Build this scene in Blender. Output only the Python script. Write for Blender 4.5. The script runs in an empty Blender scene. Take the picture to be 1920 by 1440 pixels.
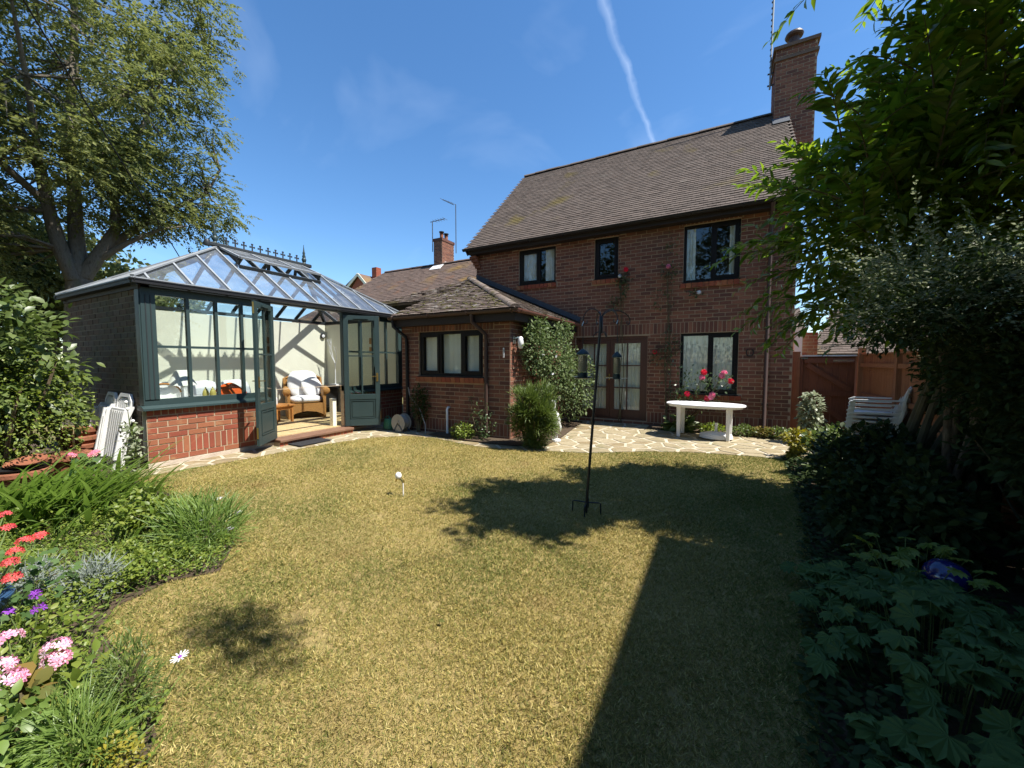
import bpy, math, random
import numpy as np
from mathutils import Vector, Matrix
random.seed(11); RNG = np.random.default_rng(11)
R = math.radians
C = bpy.context.scene.collection
sc = bpy.context.scene

# ------------------------------------------------------------------ camera
YAW, PITCH = R(28.4), math.atan(42/730)
cd = bpy.data.cameras.new('camera'); cam = bpy.data.objects.new('camera', cd); C.objects.link(cam)
cd.sensor_width = 36; cd.sensor_fit = 'HORIZONTAL'; cd.lens = 36*730/1920; cd.clip_start = .05; cd.clip_end = 2000
cam.location = (0, 0, 1.5); cam.rotation_euler = (R(90)-PITCH, 0, YAW)
sc.camera = cam
sc.render.resolution_x, sc.render.resolution_y = 1024, 768

# ------------------------------------------------------------------ sky and sun
SUN_EL, SUN_AZ = R(59), R(85)          # azimuth from +Y towards +X
TO_SUN = Vector((math.cos(SUN_EL)*math.sin(SUN_AZ), math.cos(SUN_EL)*math.cos(SUN_AZ), math.sin(SUN_EL)))
world = bpy.data.worlds.new('World'); sc.world = world; world.use_nodes = True
wt = world.node_tree; wt.nodes.clear()
def wn(t, **k):
    n = wt.nodes.new(t)
    for a, b in k.items(): setattr(n, a, b)
    return n
sky = wn('ShaderNodeTexSky', sky_type='NISHITA', sun_disc=False, sun_elevation=SUN_EL, sun_rotation=SUN_AZ,
         altitude=0, air_density=1.0, dust_density=.2, ozone_density=3.2)
bg = wn('ShaderNodeBackground'); bg.inputs[1].default_value = .108
wo = wn('ShaderNodeOutputWorld')
tc = wn('ShaderNodeTexCoord')
def wmath(op, a, b=None, clamp=False):
    n = wn('ShaderNodeMath', operation=op, use_clamp=clamp)
    for i, v in enumerate((a, b)):
        if v is None: continue
        if isinstance(v, (int, float)): n.inputs[i].default_value = v
        else: wt.links.new(v, n.inputs[i])
    return n.outputs[0]
def wdot(vec):
    n = wn('ShaderNodeVectorMath', operation='DOT_PRODUCT'); wt.links.new(tc.outputs['Generated'], n.inputs[0])
    n.inputs[1].default_value = vec; return n.outputs['Value']
# one vapour trail and a breath of high cirrus, fixed in the sky
d1, d2 = Vector((-.209, .730, .651)), Vector((-.140, .880, .454))
tn = d1.cross(d2).normalized(); mid = (d1+d2).normalized(); along = tn.cross(mid).normalized()
nz = wn('ShaderNodeTexNoise'); nz.inputs['Scale'].default_value = 22; nz.inputs['Detail'].default_value = 6
wt.links.new(tc.outputs['Generated'], nz.inputs['Vector'])
wob = wmath('MULTIPLY', wmath('SUBTRACT', nz.outputs[0], .5), .022)
off = wmath('ABSOLUTE', wmath('ADD', wdot(tn), wob))
al = wdot(along)
sg_ = 1. if along.dot(d1) > 0 else -1.
width = wmath('ADD', wmath('MULTIPLY', wmath('ADD', wmath('MULTIPLY', al, sg_), .13, True), .03), .0055)
strip = wmath('MULTIPLY', wmath('SUBTRACT', 1.0, wmath('DIVIDE', off, width), True), wmath('SUBTRACT', 1.0, wmath('MULTIPLY', wmath('SUBTRACT', wmath('ABSOLUTE', al), .28), 8, True), True))
front = wmath('GREATER_THAN', wdot(mid), 0)
strip = wmath('MULTIPLY', wmath('MULTIPLY', strip, front), wmath('MULTIPLY', nz.outputs[0], .25))
ci = wn('ShaderNodeTexNoise'); ci.inputs['Scale'].default_value = 1.6; ci.inputs['Detail'].default_value = 5; ci.inputs['Distortion'].default_value = 1.2
mp = wn('ShaderNodeMapping'); mp.inputs['Scale'].default_value = (1, 1, 2.2); wt.links.new(tc.outputs['Generated'], mp.inputs[0]); wt.links.new(mp.outputs[0], ci.inputs['Vector'])
cir = wmath('MULTIPLY', wmath('SUBTRACT', ci.outputs[0], .52, True), .4)
mx = wn('ShaderNodeMix', data_type='RGBA')
wt.links.new(wmath('ADD', strip, cir, True), mx.inputs[0]); hsv = wn('ShaderNodeHueSaturation'); hsv.inputs['Saturation'].default_value = 1.2; wt.links.new(sky.outputs[0], hsv.inputs['Color']); wt.links.new(hsv.outputs[0], mx.inputs[6]); mx.inputs[7].default_value = (7.5, 8.4, 9.6, 1)
wt.links.new(mx.outputs[2], bg.inputs[0]); wt.links.new(bg.outputs[0], wo.inputs[0])
sd = bpy.data.lights.new('sun', 'SUN'); sd.energy = 4.9; sd.angle = R(.53); sd.color = (1, .95, .87)
sun = bpy.data.objects.new('sun', sd); C.objects.link(sun); sun.rotation_euler = TO_SUN.to_track_quat('Z', 'Y').to_euler(); sun.location = (8, 2, 12)
vs = sc.view_settings; vs.view_transform = 'Standard'; vs.look = 'None'; vs.exposure = 1.0; vs.gamma = 1
sc.cycles.max_bounces = 8; sc.cycles.transparent_max_bounces = 24; sc.cycles.use_denoising = True
sc.cycles.caustics_reflective = False; sc.cycles.caustics_refractive = False

# ------------------------------------------------------------------ materials
def mat(name, cols, rough=.7, scale=3., rnd=.0, bump=0., bscale=80., spec=.3, metal=0., trans=0., patches=(), stretch=None, detail=5, pos=None):
    m = bpy.data.materials.new(name); m.use_nodes = True; t = m.node_tree; b = t.nodes['Principled BSDF']
    def N(ty, **k):
        n = t.nodes.new(ty)
        for a, v in k.items(): setattr(n, a, v)
        return n
    def MA(op, a, bb=None, clamp=False):
        n = N('ShaderNodeMath', operation=op, use_clamp=clamp)
        for i, v in enumerate((a, bb)):
            if v is None: continue
            if isinstance(v, (int, float)): n.inputs[i].default_value = v
            else: t.links.new(v, n.inputs[i])
        return n.outputs[0]
    geo = N('ShaderNodeNewGeometry'); vec = geo.outputs['Position']
    if stretch:
        mpn = N('ShaderNodeMapping'); mpn.inputs['Scale'].default_value = stretch; t.links.new(vec, mpn.inputs[0]); vec = mpn.outputs[0]
    def noise(s, d=detail):
        n = N('ShaderNodeTexNoise'); n.inputs['Scale'].default_value = s; n.inputs['Detail'].default_value = d; t.links.new(vec, n.inputs['Vector']); return n.outputs[0]
    if len(cols) == 1: cols = [cols[0], tuple(c*.8 for c in cols[0])]
    fac = MA('ADD', MA('MULTIPLY', MA('SUBTRACT', noise(scale), .5), 1.9), .5)
    if rnd > 0:
        at = N('ShaderNodeAttribute', attribute_name='rnd'); oi = N('ShaderNodeObjectInfo')
        v = MA('FRACT', MA('ADD', at.outputs['Fac'], oi.outputs['Random']))
        fac = MA('ADD', MA('MULTIPLY', fac, 1-rnd), MA('MULTIPLY', v, rnd), True)
    rp = N('ShaderNodeValToRGB'); e = rp.color_ramp.elements
    while len(e) < len(cols): e.new(.5)
    for i, c in enumerate(cols):
        e[i].position = (pos[i] if pos else i/(len(cols)-1)); e[i].color = (*c, 1)
    t.links.new(fac, rp.inputs[0]); col = rp.outputs[0]
    for (pc, ps, th, st) in patches:
        f = MA('MULTIPLY', MA('MULTIPLY', MA('SUBTRACT', noise(ps, 6), th), 9., True), st)
        mxn = N('ShaderNodeMix', data_type='RGBA'); t.links.new(f, mxn.inputs[0]); t.links.new(col, mxn.inputs[6]); mxn.inputs[7].default_value = (*pc, 1); col = mxn.outputs[2]
    t.links.new(col, b.inputs['Base Color'])
    b.inputs['Roughness'].default_value = rough; b.inputs['Specular IOR Level'].default_value = spec; b.inputs['Metallic'].default_value = metal
    if bump:
        bn = N('ShaderNodeBump'); bn.inputs['Strength'].default_value = bump; bn.inputs['Distance'].default_value = .02
        t.links.new(noise(bscale), bn.inputs['Height']); t.links.new(bn.outputs[0], b.inputs['Normal'])
    if trans:
        out = t.nodes['Material Output']; tr = N('ShaderNodeBsdfTranslucent'); hs = N('ShaderNodeHueSaturation'); hs.inputs['Value'].default_value = 1.5; hs.inputs['Saturation'].default_value = 1.1
        t.links.new(col, hs.inputs['Color']); t.links.new(hs.outputs[0], tr.inputs[0])
        ms = N('ShaderNodeMixShader'); ms.inputs[0].default_value = trans
        t.links.new(b.outputs[0], ms.inputs[1]); t.links.new(tr.outputs[0], ms.inputs[2]); t.links.new(ms.outputs[0], out.inputs[0])
    return m
def glass(name, tint=(.93, .96, .95), k=1.0, base=.03, rough=0., haze=0.):
    m = bpy.data.materials.new(name); m.use_nodes = True; t = m.node_tree; t.nodes.remove(t.nodes['Principled BSDF'])
    tr = t.nodes.new('ShaderNodeBsdfTransparent'); tr.inputs[0].default_value = (*tint, 1)
    gl = t.nodes.new('ShaderNodeBsdfGlossy'); gl.inputs['Roughness'].default_value = rough
    fr = t.nodes.new('ShaderNodeLayerWeight'); fr.inputs[0].default_value = .5      # Schlick reflection, the same from either face
    pw = t.nodes.new('ShaderNodeMath'); pw.operation = 'POWER'; pw.inputs[1].default_value = 5; t.links.new(fr.outputs['Facing'], pw.inputs[0])
    ma = t.nodes.new('ShaderNodeMath'); ma.operation = 'MULTIPLY_ADD'; ma.use_clamp = True; ma.inputs[1].default_value = .95*k; ma.inputs[2].default_value = .04+base
    ms = t.nodes.new('ShaderNodeMixShader'); t.links.new(pw.outputs[0], ma.inputs[0]); t.links.new(ma.outputs[0], ms.inputs[0])
    t.links.new(tr.outputs[0], ms.inputs[1]); t.links.new(gl.outputs[0], ms.inputs[2]); out = ms.outputs[0]
    if haze:                                        # mottled pale haze painted on dirty glass, washing out the sky reflection
        geo = t.nodes.new('ShaderNodeNewGeometry'); nz_ = t.nodes.new('ShaderNodeTexNoise'); nz_.inputs['Scale'].default_value = 4; nz_.inputs['Detail'].default_value = 5; t.links.new(geo.outputs['Position'], nz_.inputs['Vector'])
        mm = t.nodes.new('ShaderNodeMath'); mm.operation = 'MULTIPLY'; mm.inputs[1].default_value = haze*2; t.links.new(nz_.outputs[0], mm.inputs[0])
        df = t.nodes.new('ShaderNodeBsdfDiffuse'); df.inputs[0].default_value = (.55, .60, .66, 1); m2 = t.nodes.new('ShaderNodeMixShader'); t.links.new(mm.outputs[0], m2.inputs[0]); t.links.new(out, m2.inputs[1]); t.links.new(df.outputs[0], m2.inputs[2]); out = m2.outputs[0]
    t.links.new(out, t.nodes['Material Output'].inputs[0])
    return m
M = {}
M['brick'] = mat('house_brick', [(.10, .045, .034), (.165, .065, .042), (.21, .085, .052), (.27, .115, .068)], .85, 2, .85, .35, 120, patches=[((.10, .07, .055), 1.1, .56, .35)])
M['brick_red'] = mat('red_brick', [(.19, .05, .03), (.28, .075, .042), (.25, .09, .047), (.34, .13, .062)], .85, 3, .8, .35, 140, patches=[((.42, .27, .13), 5, .58, .4)])
M['brick_old'] = mat('old_brick', [(.10, .075, .055), (.16, .10, .07), (.14, .11, .085), (.20, .13, .095)], .9, 2, .8, .4, 100, patches=[((.12, .12, .08), 1.4, .52, .55)])  # grey-brown old brick, tone varied per brick
M['mortar'] = mat('mortar', [(.42, .32, .22), (.34, .26, .18)], .95, 6, 0, .3, 150)
M['mortar_pale'] = mat('pale_mortar', [(.46, .36, .24), (.37, .29, .2)], .95, 6, 0, .3, 150)
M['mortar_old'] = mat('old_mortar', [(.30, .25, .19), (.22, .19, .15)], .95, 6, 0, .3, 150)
M['render_pale'] = mat('plinth_render', [(.55, .47, .38), (.40, .33, .26)], .95, 7, 0, .4, 60)
M['tile'] = mat('roof_tile', [(.075, .058, .047), (.105, .082, .067), (.135, .105, .086), (.09, .066, .052)], .9, 2, .75, .4, 120, patches=[((.15, .115, .025), .8, .61, .75), ((.19, .17, .14), 2.6, .62, .35), ((.2, .085, .045), 1.7, .70, .5)])
M['tile_moss'] = mat('mossy_tile', [(.085, .06, .045), (.13, .095, .075), (.17, .135, .11), (.105, .07, .05)], .9, 3, .7, .6, 90, patches=[((.36, .33, .29), 4.5, .55, .7), ((.085, .07, .018), 3.2, .54, .8)])
M['tile_far'] = mat('far_roof_tile', [(.10, .068, .053), (.13, .09, .07), (.08, .06, .048)], .9, 2.5, .6, .3, 60, patches=[((.24, .145, .03), .5, .57, .7), ((.19, .09, .045), 1.3, .58, .5)])
M['moss'] = mat('moss', [(.07, .07, .02), (.12, .11, .035)], 1, 20, 0, .6, 80)
M['dark_frame'] = mat('dark_brown_frame', [(.010, .008, .0075), (.007, .0055, .005)], .5, 5, spec=.2)
M['door_brown'] = mat('brown_door_wood', [(.10, .04, .025), (.07, .028, .018)], .5, 6, stretch=(12, 12, 1), spec=.4)
M['fascia'] = mat('dark_fascia', [(.03, .022, .018), (.022, .016, .014)], .6, 4)
M['gutter'] = mat('brown_gutter', [(.075, .045, .035), (.055, .034, .028)], .5, 4)
M['gutter_pink'] = mat('faded_brown_gutter', [(.22, .10, .075), (.16, .075, .058)], .5, 4)
M['black'] = mat('black_plastic', [(.014, .014, .015), (.010, .010, .011)], .5, 5)
M['black_metal'] = mat('black_metal', [(.012, .012, .013), (.02, .018, .017)], .4, 9, spec=.5)
M['green_frame'] = mat('dark_green_paint', [(.030, .052, .052), (.024, .043, .043)], .42, 3, spec=.4)
M['alu'] = mat('pale_aluminium', [(.36, .38, .39), (.28, .30, .31)], .45, 6, metal=.2, spec=.4)
M['dark_bar'] = mat('dark_roof_bar', [(.03, .035, .036), (.024, .028, .03)], .45, 5)
M['brass'] = mat('brass', [(.55, .38, .13), (.42, .28, .09)], .3, 8, metal=.9)
M['chrome'] = mat('bright_steel', [(.7, .7, .72), (.55, .55, .57)], .25, 8, metal=.9)
M['plaster'] = mat('cream_plaster', [(.80, .78, .62), (.74, .72, .57)], .9, 2.2, 0, .15, 25)
M['white'] = mat('white_plastic', [(.80, .80, .80), (.72, .72, .71)], .45, 3, spec=.4)
M['white_old'] = mat('weathered_white_plastic', [(.74, .74, .73), (.60, .60, .58)], .55, 6, spec=.35)
M['cloth'] = mat('white_cloth', [(.78, .77, .74), (.68, .67, .64)], .95, 5, 0, .25, 40)
M['curtain'] = mat('net_curtain', [(.80, .80, .74), (.72, .72, .66)], .95, 3)
M['orange'] = mat('orange_cloth', [(.72, .11, .015), (.60, .08, .012)], .9, 5, 0, .2, 60)
M['wicker'] = mat('wicker', [(.52, .27, .075), (.40, .19, .05), (.60, .33, .10)], .6, 45, 0, .8, 160)
M['pine'] = mat('pine', [(.50, .22, .06), (.40, .16, .04)], .5, 5, stretch=(1, 12, 12))
M['floorwood'] = mat('conservatory_floor', [(.52, .39, .20), (.40, .29, .14), (.58, .45, .26)], .55, 3, stretch=(2, 8, 8), spec=.4)
M['threshold'] = mat('threshold_wood', [(.20, .11, .07), (.15, .08, .05)], .6, 7)
M['fence'] = mat('orange_fence_wood', [(.26, .11, .05), (.34, .15, .07), (.20, .08, .04)], .8, 5, .5, .4, 60, stretch=(14, 14, 1))
M['gate'] = mat('brown_gate_wood', [(.17, .055, .028), (.22, .075, .036), (.13, .042, .022)], .75, 5, .5, .3, 60, stretch=(14, 14, 1))
M['lead'] = mat('lead_flashing', [(.085, .095, .11), (.06, .068, .08)], .6, 4, 0, .3, 20, metal=.2)
M['stone'] = mat('york_stone', [(.17, .145, .09), (.27, .22, .13), (.33, .275, .175), (.24, .18, .095), (.15, .135, .10)], .9, 5, .6, .8, 45, patches=[((.17, .16, .07), 4, .56, .6), ((.42, .37, .27), 7, .60, .5)])
M['joint'] = mat('paving_mortar', [(.55, .49, .37), (.40, .35, .26)], .95, 9, 0, .5, 60)
M['soil'] = mat('garden_soil', [(.05, .035, .022), (.085, .06, .038), (.035, .025, .016)], 1, 14, 0, 1, 40)
M['turf'] = mat('dry_turf', [(.24, .175, .065), (.32, .24, .095), (.20, .17, .055)], 1, 9, 0, .8, 120)
M['field'] = mat('far_grass', [(.10, .10, .035), (.15, .13, .05)], 1, .5)
M['bark'] = mat('ash_bark', [(.13, .11, .085), (.19, .165, .13), (.08, .068, .052)], .95, 7, 0, .8, 40, stretch=(3, 3, 1), patches=[((.15, .16, .08), 2, .58, .5)])
M['bark_pale'] = mat('peeling_bark', [(.24, .18, .11), (.12, .085, .055), (.32, .25, .16)], .95, 6, 0, .8, 40, stretch=(4, 4, .8))
M['stem'] = mat('woody_stem', [(.09, .07, .04), (.13, .11, .055)], .9, 8)
M['stem_green'] = mat('green_stem', [(.10, .15, .04), (.14, .18, .06)], .7, 8)
def leafmat(name, cols, trans=.3, rough=.45, spec=.4): return mat(name, cols, rough, 1.2, .75, 0, spec=spec, trans=trans)
M['leaf_ash'] = leafmat('ash_leaf', [(.07, .09, .035), (.12, .145, .05), (.19, .21, .07), (.27, .28, .10)], .42, .55, .25)
M['leaf_lime'] = leafmat('bright_leaf', [(.055, .10, .018), (.10, .16, .022), (.16, .225, .03), (.22, .28, .04)], .55, .3, .6)
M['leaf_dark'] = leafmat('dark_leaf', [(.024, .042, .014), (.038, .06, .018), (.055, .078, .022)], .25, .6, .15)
M['leaf_hedge'] = leafmat('hedge_leaf', [(.06, .095, .022), (.09, .13, .032), (.12, .165, .045), (.155, .19, .07)], .3, .4, .5)
M['leaf_strap'] = leafmat('strap_leaf', [(.09, .15, .03), (.14, .215, .045), (.21, .30, .075)], .38, .4, .4)
M['leaf_cover'] = leafmat('groundcover_leaf', [(.08, .125, .018), (.13, .185, .026), (.19, .24, .038), (.25, .27, .055)], .35)
M['leaf_rosemary'] = leafmat('needle_leaf', [(.07, .11, .025), (.11, .155, .035), (.15, .19, .05)], .25)
M['leaf_climber'] = leafmat('climber_leaf', [(.05, .085, .030), (.085, .125, .042), (.12, .16, .06), (.17, .20, .09)], .25, .55, .25)
M['leaf_rose'] = leafmat('rose_leaf', [(.04, .07, .026), (.06, .095, .035), (.09, .12, .05)], .25, .35, .5)
M['leaf_grey'] = leafmat('grey_leaf', [(.16, .19, .16), (.22, .25, .22), (.12, .15, .12)], .15, .7)
M['leaf_silver'] = leafmat('silver_leaf', [(.16, .19, .11), (.24, .27, .17), (.34, .36, .25)], .3, .4)
M['leaf_palm'] = leafmat('palmate_leaf', [(.05, .10, .030), (.07, .125, .035), (.09, .15, .04)], .25, .6, .25)
M['leaf_gold'] = leafmat('golden_leaf', [(.20, .19, .02), (.28, .24, .03), (.16, .17, .03)], .25)
M['leaf_bronze'] = leafmat('bronze_leaf', [(.22, .14, .035), (.13, .12, .03), (.09, .11, .03)], .25, .7, .15)
M['grass'] = mat('lawn_grass', [(.145, .14, .035), (.26, .23, .06), (.385, .315, .095), (.49, .40, .14), (.56, .48, .21)], .7, .75, .62, spec=.2, trans=.18, detail=7, pos=[.14, .32, .46, .62, .86],
    patches=[((.30, .19, .08), 1.7, .60, .55), ((.20, .19, .055), .8, .55, .5)])
M['grass_green'] = mat('green_grass', [(.09, .12, .025), (.14, .17, .038), (.20, .215, .055), (.27, .26, .08)], .7, 1.1, .7, spec=.2, trans=.2)
M['petal_pink'] = leafmat('pink_petal', [(.75, .12, .25), (.82, .22, .36), (.85, .45, .55)], .2, .6)
M['petal_pale'] = leafmat('pale_pink_petal', [(.60, .13, .27), (.75, .38, .50), (.80, .68, .74)], .2, .6)
M['petal_coral'] = leafmat('coral_petal', [(.60, .05, .06), (.72, .11, .09), (.62, .06, .13)], .2, .6)
M['petal_red'] = leafmat('red_petal', [(.62, .01, .035), (.75, .02, .06), (.80, .05, .12)], .2, .5)
M['petal_white'] = leafmat('white_petal', [(.80, .80, .82), (.74, .74, .80)], .2, .6)
M['petal_purple'] = leafmat('purple_petal', [(.22, .04, .40), (.32, .08, .5)], .2, .6)
M['terracotta'] = mat('terracotta', [(.28, .10, .055), (.22, .08, .042), (.34, .14, .08)], .9, 6, .3, .3, 60)
M['blue_glaze'] = mat('blue_glaze', [(.03, .07, .14), (.02, .05, .10)], .25, 6, spec=.6)
M['navy_glass'] = mat('navy_glass_ball', [(.01, .012, .12), (.008, .01, .09)], .08, 4, spec=.8)
M['can_green'] = mat('green_plastic', [(.035, .15, .085), (.028, .12, .07)], .45, 5)
M['hose'] = mat('grey_hose', [(.33, .31, .27), (.26, .25, .22)], .6, 10)
M['mat_dark'] = mat('rubber_mat', [(.03, .03, .032), (.022, .022, .024)], .9, 20, 0, .6, 120)
M['seed'] = mat('bird_seed', [(.36, .30, .20), (.24, .20, .13), (.45, .40, .30)], .9, 120)
M['feeder_green'] = mat('feeder_green_metal', [(.018, .04, .04), (.013, .03, .032)], .4, 8, spec=.5, metal=.3)
M['pebble_white'] = mat('white_stone', [(.72, .72, .70), (.6, .6, .58)], .9, 5, 0, .4, 50)
M['room'] = mat('room_wall', [(.18, .165, .145), (.15, .14, .12)], .95, 2)
M['yellow'] = mat('yellow_glaze', [(.42, .36, .10), (.34, .28, .08)], .5, 6)
M['cane'] = mat('bamboo', [(.5, .40, .22), (.4, .31, .16)], .7, 8)
M['glass'] = glass('window_glass', (.94, .97, .95), 1.0, .02)
M['glass_roof'] = glass('roof_glass', (.84, .90, .95), 1.2, .14, 0., .11)
M['glass_house'] = glass('house_glass', (.93, .95, .93), 1.0, .02)
M['tube_clear'] = glass('feeder_tube', (.88, .92, .88), .8, .05)

# ------------------------------------------------------------------ mesh helpers
ORI = {}
def root(name, label, cat, loc=(0, 0, 0), group=None):
    o = bpy.data.objects.new(name, None); C.objects.link(o); o.empty_display_size = .1
    o.location = loc; o['label'] = label; o['category'] = cat
    if group: o['group'] = group
    ORI[o.name] = Vector(loc); return o
def ori(o): return ORI.get(o.name, Vector((0, 0, 0))) if o else Vector((0, 0, 0))
def tag(o, label, cat, group=None):
    o['label'] = label; o['category'] = cat
    if group: o['group'] = group
    return o
def link(name, me, m, parent=None, smooth=False):
    if m is not None and not me.materials: me.materials.append(M[m] if isinstance(m, str) else m)
    o = bpy.data.objects.new(name, me); C.objects.link(o)
    if parent is not None: o.parent = parent; ORI[o.name] = ori(parent)
    if smooth: me.shade_smooth()
    return o
class MB:
    def __init__(s): s.v = []; s.f = []
    def add(s, vs, fs):
        b = len(s.v); s.v += [tuple(v) for v in vs]; s.f += [tuple(i+b for i in f) for f in fs]; return s
    def box(s, x0, x1, y0, y1, z0, z1):
        return s.add([(x0, y0, z0), (x1, y0, z0), (x1, y1, z0), (x0, y1, z0), (x0, y0, z1), (x1, y0, z1), (x1, y1, z1), (x0, y1, z1)],
                     [(0, 3, 2, 1), (4, 5, 6, 7), (0, 1, 5, 4), (1, 2, 6, 5), (2, 3, 7, 6), (3, 0, 4, 7)])
    def pbox(s, pl, u0, u1, z0, z1, d0, d1):      # box in a wall plane: along u, up z, out d
        O, U, N = pl; q = []
        for z in (z0, z1):
            for u, d in ((u0, d0), (u1, d0), (u1, d1), (u0, d1)): q.append(O+U*u+N*d+Vector((0, 0, z)))
        return s.add(q, [(0, 3, 2, 1), (4, 5, 6, 7), (0, 1, 5, 4), (1, 2, 6, 5), (2, 3, 7, 6), (3, 0, 4, 7)])
    def bar(s, a, b, w, h, up=(0, 0, 1)):         # rectangular bar between two points
        a, b = Vector(a), Vector(b); d = (b-a).normalized(); u = Vector(up); r = d.cross(u)
        if r.length < 1e-4: r = d.cross(Vector((1, 0, 0)))
        r.normalize(); u = r.cross(d).normalized(); q = []
        for p in (a, b):
            for i, j in ((-1, -1), (1, -1), (1, 1), (-1, 1)): q.append(p+r*i*w/2+u*j*h/2)
        return s.add(q, [(0, 1, 2, 3), (7, 6, 5, 4), (0, 4, 5, 1), (1, 5, 6, 2), (2, 6, 7, 3), (3, 7, 4, 0)])
    def tube(s, pts, r, n=8, cap=True):
        pts = [Vector(p) for p in pts]; rs = r if isinstance(r, (list, tuple)) else [r]*len(pts); q = []; f = []
        ref = None
        for i, p in enumerate(pts):
            d = (pts[min(i+1, len(pts)-1)]-pts[max(i-1, 0)]).normalized()
            if ref is None: ref = d.orthogonal().normalized()
            ref = (ref-d*ref.dot(d)); ref = ref.normalized() if ref.length > 1e-5 else d.orthogonal().normalized()
            b = d.cross(ref)
            for k in range(n):
                a = 2*math.pi*k/n; q.append(p+(ref*math.cos(a)+b*math.sin(a))*rs[i])
        for i in range(len(pts)-1):
            for k in range(n):
                f.append((i*n+k, i*n+(k+1) % n, (i+1)*n+(k+1) % n, (i+1)*n+k))
        if cap: f.append(tuple(range(n-1, -1, -1))); f.append(tuple((len(pts)-1)*n+k for k in range(n)))
        return s.add(q, f)
    def lathe(s, prof, c=(0, 0, 0), n=20, ax='z', sx=1., sy=1.):
        q = []; f = []; c = Vector(c)
        for r, z in prof:
            for k in range(n):
                a = 2*math.pi*k/n; x, y = r*math.cos(a)*sx, r*math.sin(a)*sy
                q.append(c+Vector({'z': (x, y, z), 'y': (x, z, y), 'x': (z, x, y)}[ax]))
        for i in range(len(prof)-1):
            for k in range(n): f.append((i*n+k, i*n+(k+1) % n, (i+1)*n+(k+1) % n, (i+1)*n+k))
        f.append(tuple(range(n))); f.append(tuple((len(prof)-1)*n+k for k in range(n)))
        return s.add(q, f)
    def prism(s, poly, z0, z1):
        n = len(poly); return s.add([(x, y, z0) for x, y in poly]+[(x, y, z1) for x, y in poly],
            [tuple(range(n-1, -1, -1)), tuple(range(n, 2*n))]+[(i, (i+1) % n, n+(i+1) % n, n+i) for i in range(n)])
    def extr(s, poly, vec):                       # polygon of 3-D points pushed along a vector
        n = len(poly); vec = Vector(vec); p = [Vector(a) for a in poly]
        return s.add(p+[a+vec for a in p], [tuple(range(n-1, -1, -1)), tuple(range(n, 2*n))]+[(i, (i+1) % n, n+(i+1) % n, n+i) for i in range(n)])
    def poly(s, pts): return s.add(pts, [tuple(range(len(pts)))])
    def ell(s, c, r, n=14, m=9):
        return s.lathe([(max(.002, math.sin(math.pi*i/m))*1, -math.cos(math.pi*i/m)) for i in range(m+1)], (0, 0, 0), n).xf_last(n*(m+1), lambda v: Vector((c[0]+v[0]*r[0], c[1]+v[1]*r[1], c[2]+v[2]*r[2])))
    def xf_last(s, k, fn):
        for i in range(len(s.v)-k, len(s.v)): s.v[i] = tuple(fn(s.v[i]))
        return s
    def xf(s, mtx): s.v = [tuple(mtx @ Vector(v)) for v in s.v]; return s
    def build(s, name, m, parent=None, smooth=False, bevel=0):
        o = ori(parent); me = bpy.data.meshes.new(name)
        me.from_pydata([(v[0]-o.x, v[1]-o.y, v[2]-o.z) for v in s.v], [], s.f); me.update()
        ob = link(name, me, m, parent, False)
        if smooth:
            me.shade_smooth(); 
            try: me.set_sharp_from_angle(angle=R(45))
            except Exception: pass
        if bevel:
            b = ob.modifiers.new('b', 'BEVEL'); b.width = bevel; b.segments = 2; b.limit_method = 'ANGLE'
        return ob
CAMP = np.array([0, 0, 1.5]); FWD = np.array([-math.sin(YAW)*math.cos(PITCH), math.cos(YAW)*math.cos(PITCH), -math.sin(PITCH)])
RGT = np.array([math.cos(YAW), math.sin(YAW), 0]); UPV = np.cross(RGT, FWD)
def np_mesh(name, V, faces, count, rnd=None):
    """count copies of a unit face list over V (count*k, 3)"""
    k = len(V)//count; L = np.concatenate([np.array(f) for f in faces]); tot = np.array([len(f) for f in faces]); nl = len(L)
    me = bpy.data.meshes.new(name); me.vertices.add(len(V)); me.vertices.foreach_set('co', V.astype(np.float32).ravel())
    idx = (L[None, :]+(np.arange(count)*k)[:, None]).ravel().astype(np.int32)
    me.loops.add(len(idx)); me.loops.foreach_set('vertex_index', idx)
    st = np.concatenate([[0], np.cumsum(tot)[:-1]]); starts = (st[None, :]+(np.arange(count)*nl)[:, None]).ravel().astype(np.int32)
    me.polygons.add(len(starts)); me.polygons.foreach_set('loop_start', starts)
    try: me.polygons.foreach_set('loop_total', np.tile(tot, count).astype(np.int32))
    except Exception: pass
    if rnd is not None:
        a = me.attributes.new('rnd', 'FLOAT', 'POINT'); a.data.foreach_set('value', np.repeat(rnd, k).astype(np.float32))
    me.update(calc_edges=True); return me
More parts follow.
